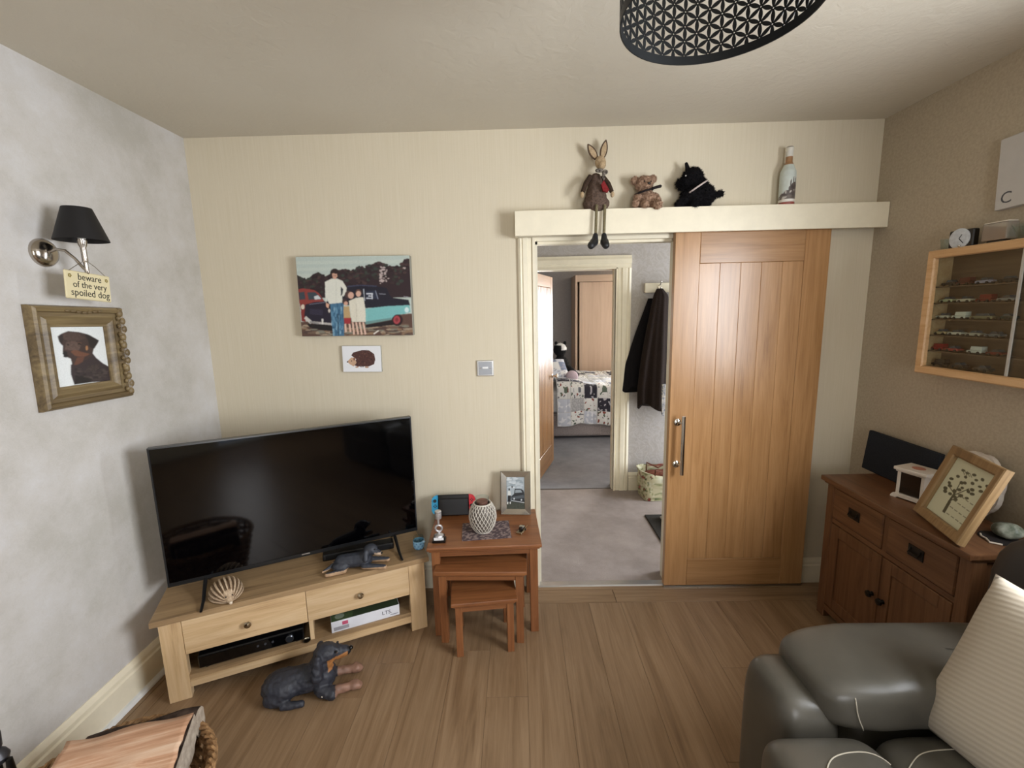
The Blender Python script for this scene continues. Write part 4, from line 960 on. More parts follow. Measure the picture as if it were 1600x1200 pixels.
# ================================================================ ON THE PELMET
PT = 2.122
rb = T('rabbit_doll', 'thin rabbit doll in brown sitting on the shelf with dangling legs', 'soft toy', (.440, -.055, PT), radians(4))
FUR = fabric('brown_felt', '#4a3b31', '#63503f', 160); FURL = fabric('tan_felt', '#a58d6e', '#bda685', 160)
P('dress', blob(B().cap((0, .008, .03), (0, .015, .15), .066, .034).ell((0, .0, .032), (.070, .052, .036)), 'dress', .005, 4, .003, 60), fabric('brown_tweed', '#4c3e37', '#6a574b', 130), rb)
hd_ = P('head', blob(B().ell((.018, -.008, .228), (.028, .026, .032)).ell((.022, -.024, .212), (.020, .020, .022)), 'head', .004, 3), FURL, rb)
for s, tx_, tz in ((-1, -.045, .318), (1, .042, .338)):
    b = B(); a_ = Vector((.014+s*.014, .0, .248)); t_ = Vector((tx_ if s < 0 else .048, .012, tz)); d_ = t_-a_; sd_ = Vector((-d_.z, 0, d_.x)).normalized()
    outer = [a_+d_*t+sd_*w__*sg_ for sg_, ts in ((1, np.linspace(0, 1, 8)), (-1, np.linspace(1, 0, 8))) for t in ts for w__ in (.019*sin(pi*min(t*.85+.13, 1))**.8,)]
    b.prism([(p.x, p.z) for p in outer], .000, .006, 'y'); e_ = P('ear', b, FUR, rb, smooth=False)
    inn = [a_+d_*(.06+.82*t)+sd_*w__*sg_ for sg_, ts in ((1, np.linspace(0, 1, 8)), (-1, np.linspace(1, 0, 8))) for t in ts for w__ in (.0125*sin(pi*min(t*.85+.13, 1))**.8,)]
    P('inner_ear', B().prism([(p.x, p.z) for p in inn], -.002, .0, 'y'), FURL, e_, smooth=False)
P('bow', B().ell((.006, -.036, .182), (.022, .010, .010)).ell((.034, -.036, .175), (.016, .009, .012)).ell((.026, -.040, .155), (.008, .007, .022)), fabric('dark_check_ribbon', '#2a211e', '#8b8378', 90), rb)
P('heart', B().prism([(.022, .13), (.050, .085), (.042, .072), (.020, .078), (.010, .11)], -.062, -.050, 'y'), fabric('deep_red_felt', '#6e1f22', '#852a2b', 120), rb, 'dark red felt patch held in front')
for s in (-1, 1):
    am = P('arm', B().tube([(s*.030, 0, .165), (s*.058, -.012, .125), (s*.074, -.020, .085)], [.013, .013, .011], 10), fabric('dark_brown_sleeve', '#33271f', '#453529', 150), rb)
    P('hand', B().ell((s*.077, -.022, .072), (.010, .009, .015)), FURL, am)
    lg = P('leg', B().tube([(s*.020+.01, -.052, .014), (s*.021+.01, -.0540, .010), (s*.021+.008, -.058, -.02), (s*.021+.004, -.062, -.14)], .0072, 10), fabric('olive_knit', '#5f5641', '#8b8062', 260), rb)
    P('boot', blob(B().cap((s*.022+.004, -.062, -.132), (s*.024+.002, -.066, -.158), .013, .018).cap((s*.026, -.070, -.166), (s*.026-.022*(s < 0), -.098, -.186), .022, .019), 'boot', .0035, 3), plain('#17171a', .5, 0, 'black_boot'), lg)
tb = T('teddy_bear', 'small curly light brown teddy bear slumped on the shelf with a dark ribbon', 'soft toy', (.692, -.052, PT), radians(6))
TED = fabric('curly_mohair', '#8d6f5a', '#b2957e', 95, .95, .9)
me = blob(B().ell((.012, .0, .042), (.050, .040, .046)).ell((-.012, -.006, .118), (.046, .038, .040)).cap((-.045, -.01, .06), (-.062, -.03, .02), .018, .017).cap((.05, -.005, .06), (.055, -.03, .03), .018, .015).cap((.03, -.02, .022), (.042, -.062, .010), .022, .020).cap((-.02, -.02, .018), (-.02, -.055, .016), .02, .019).ell((-.008, -.04, .108), (.020, .016, .015)), 'body', .0045, 3, .006, 90)
P('body', me, TED, tb); P('fur', spikes(me, 5200, .009, .0012, 3), TED, tb, stuff=True, smooth=False)
for s in (-1, 1):
    me = blob(B().ell((-.012+s*.047, 0, .142+s*.004), (.020, .012, .020)), 'ear', .004, 2, .004, 90); e_ = P('ear', me, TED, tb); P('ear_fur', spikes(me, 500, .008, .0012, 5+s), TED, e_, stuff=True, smooth=False)
    P('eye', B().ell((-.008+s*.017, -.043, .124), (.004, .003, .004)), plain('#0b0808', .1), tb)
P('nose', B().ell((-.006, -.057, .112), (.008, .005, .006)), plain('#140d0a', .3), tb)
P('ribbon', B().tube([(-.012+.044*cos(t), -.004+.040*sin(t), .082+.012*cos(t)) for t in np.linspace(0, 2*pi, 25)[:-1]], .005, 6, True).cap((.02, -.042, .092), (.058, -.040, .102), .006, .008), fabric('dark_ribbon', '#1b1717', '#2b2424', 200), tb)
sc = T('terrier_toy', 'shaggy black terrier soft toy with a pale collar on the shelf', 'soft toy', (.952, -.050, PT), radians(-4))
BF = fabric('black_fur_fabric', '#070608', '#121013', 120, .95, .6)
me = blob(B().ell((.0, 0, .055), (.085, .042, .058)).ell((.035, 0, .060), (.055, .042, .058)).ell((-.025, -.004, .150), (.052, .042, .046)).cap((-.045, -.006, .135), (-.082, -.012, .118), .030, .022).cap((-.035, -.012, .05), (-.100, -.02, .016), .026, .016).cap((-.02, -.03, .03), (-.02, -.04, .012), .022, .018).cap((.08, 0, .058), (.116, 0, .066), .014, .017).ell((.012, 0, .10), (.045, .038, .045)), 'body', .005, 4, .004, 60)
P('body', me, BF, sc); P('fur', spikes(me, 5200, .012, .0014, 9, .5), BF, sc, stuff=True, smooth=False)
for s, x_ in ((-1, -.050), (1, -.002)):
    me = blob(B().cap((x_, s*.012, .175), (x_-.012 if s < 0 else x_+.004, s*.014, .212 if s < 0 else .196), .014, .008), 'ear', .003, 2); P('ear', me, BF, sc)
P('collar', B().tube([(-.005+.050*cos(t), -.002+.046*sin(t), .096+.032*cos(t)) for t in np.linspace(0, 2*pi, 33)[:-1]], .0042, 8, True), plain('#c9b9b4', .6), sc)
P('muzzle_fur', spikes(blob(B().ell((-.082, -.010, .118), (.022, .022, .026)), 'm', .005, 2), 700, .022, .0016, 4, .8), BF, sc, stuff=True, smooth=False)
P('eye', B().ell((-.068, -.034, .150), (.004, .003, .004)), plain('#b9b5b0', .05), sc)
bt = T('decoupage_bottle', 'glass bottle decorated with a castle scene, at the right of the shelf', 'bottle', (1.408, -.048, PT))
bz = [0, .004, .14, .165, .19, .21, .262, .266, .278, .282]; br = [.034, .037, .0375, .035, .024, .016, .0155, .0175, .0175, .014]
me = mesh(B().lathe([(float(np.interp(z, bz, br)), z) for z in np.linspace(0, .282, 110)]+[(0, .283)], 120), 'glass_body', True, 60)
def btc(c):
    a = math.atan2(c.x, -c.y)*.037; z = c.z; n_ = mnoise.noise(c*70)
    if z > .262: return lin('#d8d4c8') if z < .278 else lin('#5a4a3e')
    if z > .235: return lin('#d5d2c9')
    if z > .196: return lin('#9a7350')
    if z < .014: return lin('#8f4a40')
    if z < .026: return lin('#dcd8cf')
    sk = .095+.012*sin(a*90)+(.026 if abs(a-.010) < .0035 or abs(a-.024) < .0035 or abs(a+.004) < .003 else 0)+.010*n_
    if a < -.012: sk = .058+(a+.037)*.6+.008*n_
    if z < sk: return tuple(x*(1+.5*n_) for x in lin('#5c5350' if z > .045 else '#6b625c')) if n_ < .3 else lin('#b7b2a9')
    return tuple(x*(1+.08*n_) for x in lin('#c3cac3'))
paint(me, btc); P('glass_body', me, colattr('bottle_decoupage', .3), bt)

# ================================================================ CEILING PENDANT
pn = T('pendant_lampshade', 'black metal drum pendant shade cut with a star lattice', 'ceiling lamp', (.437, -1.480, 2.2))
R0, HL = .1926, .225
def cyl(r, z0, z1, n=72): return [[(r_*cos(t), r_*sin(t), z) for t in np.linspace(0, 2*pi, n+1)[:-1]] for r_, z in ((r, z0), (r, z1), (r-.0025, z1), (r-.0025, z0))]
BM = plain('#121518', .45, .2, 'black_enamel')
P('lower_rim', B().rings(cyl(R0, 0, .019), close=True), BM, pn)
P('upper_rim', B().rings(cyl(R0, HL, HL+.019), close=True), BM, pn)
b = B(); ncol = 44; dx = 2*pi*R0/ncol; ed = dx/ (3**.5/2); rows = int((HL-.019)/ed)+1
def cp(s, z, r=R0): a = s/R0; return ((r)*cos(a), (r)*sin(a), z)
def petal(s0, z0, s1, z1):
    n_ = 7; L_ = math.hypot(s1-s0, z1-z0); ux, uz = (s1-s0)/L_, (z1-z0)/L_; rows_ = []
    for k in range(n_):
        t = .05+.9*k/(n_-1); w_ = .0010+.0035*sin(pi*k/(n_-1)); s_, z_ = s0+(s1-s0)*t, z0+(z1-z0)*t
        if z_ < .012 or z_ > HL+.008: z_ = min(max(z_, .012), HL+.008)
        rows_.append([b._v(cp(s_-uz*w_, z_+ux*w_)), b._v(cp(s_+uz*w_, z_-ux*w_))])
    for a_, c_ in zip(rows_, rows_[1:]):
        b.bm.faces.new([a_[0], a_[1], c_[1], c_[0]])
def node(s, z):
    if z < .010 or z > HL+.010: return
    A_ = [b._v(cp(s+.0048*cos(t), z+.0048*sin(t))) for t in np.linspace(0, 2*pi, 9)[:-1]]; C_ = [b._v(cp(s+.0019*cos(t), z+.0019*sin(t))) for t in np.linspace(0, 2*pi, 9)[:-1]]
    for k in range(8): b.bm.faces.new([A_[k], A_[(k+1) % 8], C_[(k+1) % 8], C_[k]])
for i in range(ncol):
    off = (i % 2)*ed/2
    for j in range(-1, rows+2):
        s0, z0 = i*dx, j*ed+off+.004
        node(s0, z0)
        if z0 > -ed and z0 < HL+.02:
            for s1, z1 in ((s0, z0+ed), (s0+dx, z0+ed/2), (s0+dx, z0-ed/2)):
                if max(z0, z1) > .014 and min(z0, z1) < HL+.004: petal(s0, z0, s1, z1)
me = evalmesh(mesh(b, 'lattice', False), [('SOLIDIFY', dict(thickness=.0016))], 'lattice')
P('lattice', me, BM, pn)
P('spider_ring', B().tube([(.022*cos(t), .022*sin(t), HL+.01) for t in np.linspace(0, 2*pi, 17)[:-1]], .003, 6, True), BM, pn)
for k in range(3): a = 2*pi*k/3; P('spoke', B().tube([(.022*cos(a), .022*sin(a), HL+.01), ((R0-.002)*cos(a), (R0-.002)*sin(a), HL+.01)], .0022, 6), BM, pn)
P('bulb_holder', B().lathe([(.018, HL-.05), (.019, HL+.02), (.010, HL+.035)], 16), plain('#e4e1da', .4), pn)
P('bulb', B().lathe([(.012, HL-.05), (.020, HL-.075), (.028, HL-.105), (.018, HL-.13), (0, HL-.137)], 20), plain('#e9e6dd', .3), pn)
P('cord', B().tube([(0, 0, HL+.035), (0, 0, .33)], .003, 8), plain('#e4e1da', .4), pn)
P('ceiling_rose', B().lathe([(.038, .3395), (.036, .325), (.012, .318)], 24), plain('#e4e1da', .4), pn)
# ================================================================ RIGHT WALL
sbd = T('sideboard', 'antique oak sideboard with two drawers above two doors against the right wall', 'sideboard', (1.735, -.64, 0))
SX0, SX1, SY = -.135, .145, .375      # local: -x is the front
P('top', B().box(-.165, .150, -.39, .39, .735, .76, .006, 2).box(-.150, .148, -.38, .38, .722, .735, .003), SIDEB('y'), sbd, smooth=False)
for y0, y1 in ((SY-.05, SY), (-SY, -SY+.05)):
    P('post', B().box(SX0, SX0+.05, y0, y1, 0, .7215, .003), SIDEB('z'), sbd, smooth=False)
    P('post', B().box(SX1-.05, SX1, y0, y1, 0, .7215, .003), SIDEB('z'), sbd, smooth=False)
    yc = (y0+y1)/2
    P('side_panel', B().box(SX0+.05, SX1-.05, yc-.008, yc+.008, .07, .7215), SIDEB('z'), sbd, smooth=False)
P('back_panel', B().box(SX1-.012, SX1-.004, -.325, .325, .07, .7215), SIDEB('y'), sbd, smooth=False)
P('bottom_panel', B().box(SX0+.01, SX1-.012, -.325, .325, .06, .078), SIDEB('y'), sbd, smooth=False)
P('plinth_rail', B().box(SX0, SX0+.0095, -.325, .325, .045, .0775), SIDEB('y'), sbd, smooth=False)
P('middle_rail', B().box(SX0+.004, SX0+.03, -.325, .325, .530, .553), SIDEB('y'), sbd, smooth=False)
P('centre_stile', B().box(SX0+.004, SX0+.03, -.012, .012, .553, .7215), SIDEB('z'), sbd, smooth=False)
IRON = plain('#17130f', .4, .4, 'black_iron')
for y0, y1 in ((.014, .323), (-.323, -.014)):
    d = P('drawer', B().box(SX0-.002, SX0+.02, y0, y1, .556, .716, .004), SIDEB('y'), sbd, smooth=False)
    yc = (y0+y1)/2+.01
    P('drop_handle', B().box(SX0-.006, SX0-.0021, yc-.036, yc+.036, .612, .660, .002).tube([(SX0-.006, yc-.022, .648), (SX0-.016, yc-.022, .628), (SX0-.016, yc+.022, .628), (SX0-.006, yc+.022, .648)], .0035, 6), IRON, d)
for y0, y1, ky in ((.002, .323, .03), (-.323, -.002, -.03)):
    d = P('door', B().box(SX0+.006, SX0+.02, y0+.05, y1-.05, .135, .472, .001).box(SX0, SX0+.02, y0, y0+.052, .082, .526, .002).box(SX0, SX0+.02, y1-.052, y1, .082, .526, .002).box(SX0, SX0+.02, y0+.052, y1-.052, .470, .526, .002).box(SX0, SX0+.02, y0+.052, y1-.052, .082, .138, .002), SIDEB('z'), sbd, smooth=False)
    P('knob', B().at((SX0, ky, .33), (0, 0, 0)).lathe([(.010, 0), (.008, -.010), (.016, -.016), (.014, -.024), (0, -.027)], 14, 'x'), IRON, d)
# things on the sideboard
TZ = .76
bp = P('speaker_panel', B().box(-.011, .011, -.205, .205, 0, .205, .004), fabric('black_grille_cloth', '#1e2025', '#2a2d33', 260)); bp.location = (1.846, -.372, TZ+.002); bp.rotation_euler = (0, radians(6), 0)
tag(bp, 'plain black rectangular panel leaning against the wall on the sideboard', 'panel')
wb = T('keepsake_box', 'small cream wooden keepsake box with a dark glass front on the sideboard', 'box', (1.773, -.572, TZ), radians(-72))
IV = plain('#cabfb0', .5, 0, 'ivory_paint')
P('base', B().prism([(-.066, 0), (-.045, 0), (-.038, .006), (.038, .006), (.045, 0), (.066, 0), (.066, .008), (.056, .020), (-.056, .020), (-.066, .008)], -.056, .056, 'y'), IV, wb, smooth=False)
P('carcass', B().box(-.052, .052, -.038, .044, .0205, .120, .001).box(-.052, -.040, -.046, -.0385, .0205, .120).box(.040, .052, -.046, -.0385, .0205, .120), IV, wb, smooth=False)
P('glass_door', B().box(-.0395, .0395, -.0435, -.0385, .024, .118), plain('#241a12', .15), wb, smooth=False)
P('lid', B().box(-.058, .058, -.052, .050, .1205, .128, .002).box(-.064, .064, -.058, .056, .1282, .142, .003, 2), IV, wb, smooth=False)
P('inlay', B().lathe([(.024, .1422), (.024, .1435), (0, .1436)], 24), plain('#a8705a', .5), wb, 'terracotta coloured oval inlay on the lid')
# framed tree print, leaning back
e = Vector((1.584-1.672, -.993+.709, 0)).normalized()
fr = T('tree_print_frame', 'oak framed print of a leafy word tree leaning on the sideboard front', 'framed picture', (1.628, -.851, TZ+.006), (radians(-20), 0, math.atan2(e.y, e.x)))
FW = wood('oak_picture_frame', '#6b5233', '#836743', '#997d57', 'z', .45)
P('frame', B().at((0, 0, .152)).frame(.297, .304, [(0, 0), (0, .024), (.004, .027), (.030, .025), (.036, .020), (.036, 0)]), FW, fr, smooth=False)
c = Pic(116, 122, '#c9cbb0', [(400, 280), (752, 425), (385, 968), (82, 775)])
GR = '#4d4c36'
c.line(GR, 235, 800, 300, 690, 26); c.line(GR, 290, 700, 350, 610, 18); c.line(GR, 300, 690, 420, 620, 9); c.line(GR, 330, 640, 480, 560, 8); c.line(GR, 350, 610, 400, 520, 8); c.line(GR, 340, 620, 300, 560, 8)
rs = c.rs
for x_, y_ in ((378, 458), (455, 460), (325, 490), (300, 520), (515, 515), (270, 580), (265, 610), (310, 555), (310, 628), (350, 600), (360, 668), (455, 650), (515, 568), (410, 510), (440, 520), (385, 575), (420, 560), (470, 590), (340, 640), (400, 625), (530, 430), (610, 465), (640, 515), (560, 480), (580, 530), (580, 575), (500, 610), (430, 400), (470, 420)):
    c.ell(GR, x_+rs.randn()*4, y_+rs.randn()*4, 15+9*rs.rand(), 11+7*rs.rand())
for k in range(5):
    for j in range(4):
        x0, y0 = 262+k*38+j*34, 800+k*24-j*62; c.line('#6a6a52', x0, y0, x0+27, y0+17, 8)
for j in range(4): c.line('#6a6a52', 430+20*j, 385+10*j, 445+22*j, 440+6*j, 7)
c.blur(1); o = P('tree_print', c.build('tree_print', .226, .234), PRINT, fr); o.location = (0, -.008, .152)
P('backing', B().box(-.14, .14, -.006, -.001, .012, .292), plain('#3a2f25', .8), fr, smooth=False)
od = T('heart_plaque', 'white ornate scalloped plaque standing behind the framed tree print', 'ornament', (1.838, -.735, TZ+.003), (0, radians(7), 0))
pts = [(.105*cos(t)*(1+.06*abs(sin(4*t))), .135+.128*sin(t)*(1+.06*abs(sin(4*t)))) for t in np.linspace(0, 2*pi, 41)[:-1]]
mn = min(p[1] for p in pts)
P('plaque', B().prism([(a, z-mn) for a, z in pts], -.010, .010, 'x'), plain('#cfc6bb', .5, 0, 'chalky_white'), od, smooth=False)
P('raised_border', B().tube([(-.011, a*.9, (z-.135)*.9+.135-mn) for a, z in pts], .005, 6, True), plain('#cfc6bb', .5), od)
tk = T('pebble_ornament', 'cracked white and green glass pebble trinket by the sofa end of the sideboard', 'ornament', (1.795, -.930, TZ))
P('pebble', blob(B().ell((0, 0, .034), (.040, .046, .030)).ell((.005, -.015, .045), (.026, .024, .022)), 'pebble', .005, 3, .004, 30), fabric('crackle_glaze', '#5d6656', '#b9bdae', 26, .3, .3), tk)
P('bead_string', B().tube([(-.055, .038, .004), (-.070, .020, .004), (-.072, .0, .004), (-.085, -.025, .004), (-.06, -.045, .004)], .0035, 6), plain('#d2c5b4', .4), tk)
P('cloth', B().ell((-.02, 0, .003), (.058, .062, .0035)), plain('#1d1716', .8), tk)
# display case with model cars (front faces -x)
CZ0, CZ1, CY0, CY1, CX = 1.312, 1.838, -.452, -1.30, 1.802
dcs = T('display_case', 'pale wooden wall display case with glass front full of model cars', 'display case', (XR, (CY0+CY1)/2, (CZ0+CZ1)/2), -pi/2)
cw, ch, cd = abs(CY1-CY0), CZ1-CZ0, XR-CX
P('frame', B().frame(cw, ch, [(0, 0), (0, cd-.006), (.005, cd), (.030, cd-.002), (.034, cd-.008), (.034, cd-.022), (.022, cd-.022), (.022, 0)]), PALEW('x'), dcs, smooth=False)
P('back_board', B().box(-cw/2+.023, cw/2-.023, -.006, -.001, -ch/2+.023, ch/2-.023), wood('case_back', '#5a432d', '#6a5038', '#785d42', 'x', .6), dcs, smooth=False)
rows_z = [-.152+.0, -.083, -.014, .055, .124]
lev = [-.238]+[-.157, -.082, -.008, .064, .136]
SHZ = [-.162, -.094, -.026, .042, .112]
for z in SHZ: P('shelf', B().box(-cw/2+.023, cw/2-.023, -cd+.028, -.0065, z-.005, z), wood('case_back', '#5a432d', '#6a5038', '#785d42', 'x', .6), dcs, smooth=False)
P('glass_pane', B().box(-cw/2+.034, cw/2-.034, -cd+.0225, -cd+.0255, -ch/2+.034, ch/2-.034), glassy(), dcs, smooth=False)
P('glass_pane_edge', B().box(-.06, -.052, -cd+.017, -cd+.0222, -ch/2+.034, ch/2-.034), plain('#b9b6ae', .3), dcs, smooth=False)
def car(col, L_=.066, van=False, name='model_car'):
    t = bpy.data.objects.new(name, None); COL.objects.link(t); t.empty_display_size = .01
    w_, hb = .013, .011
    prof_ = [(-L_/2, .005), (L_/2, .005), (L_/2, .012), (L_/2-.006, .014), (-L_/2+.004, .0155), (-L_/2, .013)]
    P('body', B().prism(prof_, -w_, w_, 'y'), plain(col, .25, .1, 'car_paint'), t, smooth=False)
    if van: cab = [(-L_/2+.001, .0157), (L_/2-.012, .0157), (L_/2-.016, .030), (-L_/2+.002, .031)]
    else: cab = [(-L_/2+.010, .0157), (L_/2-.018, .0152), (L_/2-.026, .0245), (-L_/2+.018, .025)]
    P('cabin', B().prism(cab, -w_+.0015, w_-.0015, 'y'), plain(col if van else '#4a4f55', .15), t, smooth=False)
    P('bumper', B().box(L_/2, L_/2+.0015, -w_, w_, .005, .008).box(-L_/2-.0015, -L_/2, -w_, w_, .005, .008), metal('tiny_chrome', '#c9c7c2', .2), t, smooth=False)
    for sx in (-1, 1):
        for sy in (-1, 1): P('wheel', B().lathe([(.0055, -.002), (.0055, .002)], 12, 'y', (sx*(L_/2-.013), sy*w_, .0057)), BLACK, t)
    return t
cars = [ # (row, y, colour, van, label look)
 (5, -.515, '#3c3330', False, 'dark brown'), (5, -.580, '#5a201f', True, 'maroon boxy'), (5, -.660, '#a9a2b4', False, 'silver lilac'), (5, -.745, '#26262a', False, 'black'),
 (4, -.515, '#b9bf9b', False, 'pale green'), (4, -.592, '#cfc6b0', False, 'ivory'), (4, -.672, '#7c1f1d', True, 'dark red boxy'), (4, -.752, '#92908c', False, 'mid grey'),
 (3, -.508, '#d3cdb9', False, 'cream open'), (3, -.580, '#e3e0d0', True, 'white boxy'), (3, -.672, '#8b8466', False, 'long khaki'), (3, -.760, '#2f3a33', False, 'dark green'),
 (2, -.505, '#cbb488', False, 'sand yellow'), (2, -.572, '#d9d3c2', False, 'off white'), (2, -.648, '#bab4a3', False, 'light stone'), (2, -.725, '#77797a', False, 'steel grey'),
 (1, -.500, '#9a1f22', True, 'bright red boxy'), (1, -.568, '#b24a45', False, 'faded red'), (1, -.664, '#d9d6cb', True, 'white and dark boxy'), (1, -.740, '#6e1b1b', False, 'deep red'),
 (0, -.515, '#2b2524', True, 'blackish brown boxy'), (0, -.60, '#40352f', False, 'dusty brown'), (0, -.70, '#57504a', False, 'taupe')]
rn = ['bottom row', 'second shelf up', 'third shelf up', 'third shelf down', 'second shelf down', 'top row']
CZM = (CZ0+CZ1)/2; RZ = [CZ0+.0345-CZM+.0]+SHZ
proto = {}
lens = {(3, -.672): .088}
for r_0, y_, col_, van, lk in cars:
    t = car(col_, lens.get((r_0, y_), .060), van)
    t.location = (CX+.058, y_, CZM+RZ[r_0]+.0002); t.rotation_euler = (0, 0, pi/2)
    tag(t, '%s model car on the %s of the display case' % (lk, rn[r_0]), 'model car', 'model cars in the display case')
# glass things on top of the case
ck = T('desk_clock', 'small square clock with a pale round dial on top of the display case', 'clock', (1.846, -.560, CZ1+.0005), (0, 0, -pi/2+.10))
P('case', B().box(-.048, .048, -.014, .014, 0, .070, .004), plain('#15110f', .3), ck, smooth=False)
P('dial', B().lathe([(.040, 0), (.040, .003), (.036, .004), (0, .0042)], 36, 'y', (-.002, -.014, .036)), fabric('pearly_dial', '#b7bcc2', '#c9ced3', 60, .3, .05), ck)
for a_, l_ in ((.6, .018), (2.4, .027)): P('hand', B().at((-.002, 0, .036), (0, a_, 0)).box(-.0012, .0012, -.0190, -.0184, 0, l_), IRON, ck, smooth=False)
P('knob', B().ell((.004, -.020, .006), (.005, .005, .005)), CHROME, ck)
g1 = P('glass_tumbler', B().lathe([(.018, 0), (.022, .006), (.026, .045), (.0245, .045), (.0205, .008), (0, .005)], 24), glassy()); g1.location = (1.852, -.487, CZ1+.0005)
tag(g1, 'short clear glass at the left end of the display case top', 'glass')
g2 = T('glass_block', 'chunky clear glass block with a bright top edge on the display case', 'ornament', (1.846, -.700, CZ1+.0005), -pi/2+.05)
P('block', B().box(-.046, .046, -.022, .022, .008, .072, .006, 2), plain('#8f867b', .08, .3, 'smoky_crystal'), g2, smooth=False)
P('top_facet', B().box(-.042, .042, -.020, .020, .0722, .076, .001), plain('#d9cfc0', .1), g2, smooth=False)
P('foot', B().box(-.030, .030, -.016, .016, 0, .0079, .002), plain('#2c2722', .3), g2, smooth=False)
g3 = P('glass_bowl', B().lathe([(.020, 0), (.026, .004), (.046, .050), (.0445, .050), (.024, .008), (0, .006)], 28), glassy()); g3.location = (1.846, -.800, CZ1+.0005)
tag(g3, 'clear glass bowl at the right, cut by the photo edge, on the display case', 'bowl')
# white panel picture, top right
wp = T('white_canvas', 'white scripted canvas on the right wall, cut by the photo edge', 'canvas picture', (XR, -.80, 2.10), (0, radians(-2.5), -pi/2))
P('stretcher', B().box(-.165, .165, -.030, 0, -.130, .130, .002), plain('#bdb9b4', .7, 0, 'white_canvas_board'), wp, smooth=False)
o = P('script_lettering', text('C', .06, .0003), plain('#4b4c50', .6), wp); o.location = (-.125, -.0303, -.092)

# ================================================================ SOFA
def mat_leather():
    mt, nt, b = base('grey_leather', .36, 0, .5); v = nz(nt, coords(nt), 240, 4, .7); v2 = nz(nt, coords(nt), 6, 3)
    nt.links.new(ramp(nt, v2, [(.3, '#47443d'), (.7, '#524e46')]), b.inputs['Base Color']); bump(nt, b, v, .12, .002); return mt
LE = mat_leather(); THR = plain('#a59d8d', .7, 0, 'pale_thread')
so = T('sofa', 'grey leather recliner sofa against the right wall, arm towards the sideboard', 'sofa', (1.30, -2.06, 0))
# local x: -.60 front .. +.56 back ; y: +.90 arm end .. -.90
def soft(c, r, e=.35, e2=.4, seg=36, rin=18): return B().ell(c, r, seg, rin, e, e2)
P('base', soft((.02, 0, .17), (.53, .84, .13), .15, .12), LE, so)
for s in (1, -1):
    P('arm_body', soft((.06, s*.775, .27), (.50, .105, .24), .35, .35), LE, so)
    P('arm_front_roll', soft((-.485, s*.765, .275), (.095, .125, .27), .4, .55), LE, so)
    pad = evalmesh(mesh(soft((-.075, s*.765, .545), (.40, .145, .082), .5, .38, 56, 30), 'arm_pad', True, 80), [('SUBSURF', dict(levels=1))], 'arm_pad')
    for v in pad.vertices:
        v.co.z -= .05*max(0, (-.28-v.co.x))**1.0*1.2+.0; v.co += v.normal*.004*mnoise.noise(v.co*9)
    P('arm_pad', pad, LE, so)
    if s == 1:
        bv = BVHTree.FromPolygons([v.co for v in pad.vertices], [p.vertices for p in pad.polygons]); sp_ = []
        for k in range(15):
            t = k/14; h_ = bv.ray_cast(Vector((-.395+.035*t*t, .3, .585-.105*t)), Vector((0, 1, 0)))
            if h_[0]: sp_.append(h_[0]+Vector((0, -.001, 0)))
        P('arm_seam', B().tube(sp_, .0016, 6), THR, so)
for s in (1, -1):
    yc = s*.325
    fr_ = P('front_cushion', evalmesh(mesh(soft((-.505, yc, .395), (.155, .318, .125), .55, .30, 56, 28), 'front_cushion', True, 80), [('SUBSURF', dict(levels=1))], 'front_cushion'), LE, so)
    def arc_pts(x0, x1, y0, y1, top, dome, side):
        return [(x0+(x1-x0)*(1-cos(t))/2, y0+(y1-y0)*sin(t/2)**1.0, top-dome*(1-cos(t))) for t in np.linspace(0, pi, 16)]
    P('leg_panel', soft((-.555, yc, .20), (.075, .312, .155), .4, .3), LE, so)
    se = P('seat_cushion', evalmesh(mesh(soft((-.10, yc, .395), (.275, .320, .115), .5, .30, 56, 28), 'seat_cushion', True, 80), [('SUBSURF', dict(levels=1))], 'seat_cushion'), LE, so)
    P('back_cushion', blob(B().cap((.30, yc-.2, .52), (.30, yc+.2, .52), .13, .13).cap((.36, yc-.19, .70), (.36, yc+.19, .70), .13, .13).cap((.42, yc-.17, .89), (.42, yc+.17, .89), .115, .115), 'back_cushion', .014, 8), LE, so)
P('back_frame', soft((.375, 0, .52), (.225, .892, .475), .3, .14), plain('#2b2827', .5, 0, 'shaded_grey_leather'), so)  # shade on the sofa back put into a darker leather colour
def onsurf(cx, cy, cz, rx, ry, rz, e, e2, x, y):
    r = (abs((x-cx)/rx)**(2/e2)+abs((y-cy)/ry)**(2/e2))**(e2/2); r = min(r, .999); return cz+rz*(1-r**(2/e))**(e/2)
def smooth_path(p, n=8):
    out = []
    for i in range(len(p)-1):
        p0, p1, p2, p3 = p[max(i-1, 0)], p[i], p[i+1], p[min(i+2, len(p)-1)]
        for k in range(n):
            t = k/n; out.append(tuple(.5*((2*b_)+(-a_+c_)*t+(2*a_-5*b_+4*c_-d_)*t*t+(-a_+3*b_-3*c_+d_)*t**3) for a_, b_, c_, d_ in zip(p0, p1, p2, p3)))
    return out+[p[-1]]
front_arc = smooth_path([(-.372, .535), (-.42, .552), (-.48, .548), (-.53, .525), (-.575, .47), (-.60, .40), (-.61, .2)])
P('stitching', B().tube([(x_, y_, onsurf(-.505, .325, .395, .155, .318, .125, .55, .30, x_, y_)+.0015) for x_, y_ in front_arc], .0016, 6), THR, so, 'pale curved stitching')
seat_arc = smooth_path([(-.345, .52), (-.28, .555), (-.2, .565), (-.1, .565), (0, .56)])
P('stitching', B().tube([(x_, y_, onsurf(-.10, .325, .395, .275, .320, .115, .5, .30, x_, y_)+.0015) for x_, y_ in seat_arc], .0014, 6), THR, so, 'pale curved stitching')
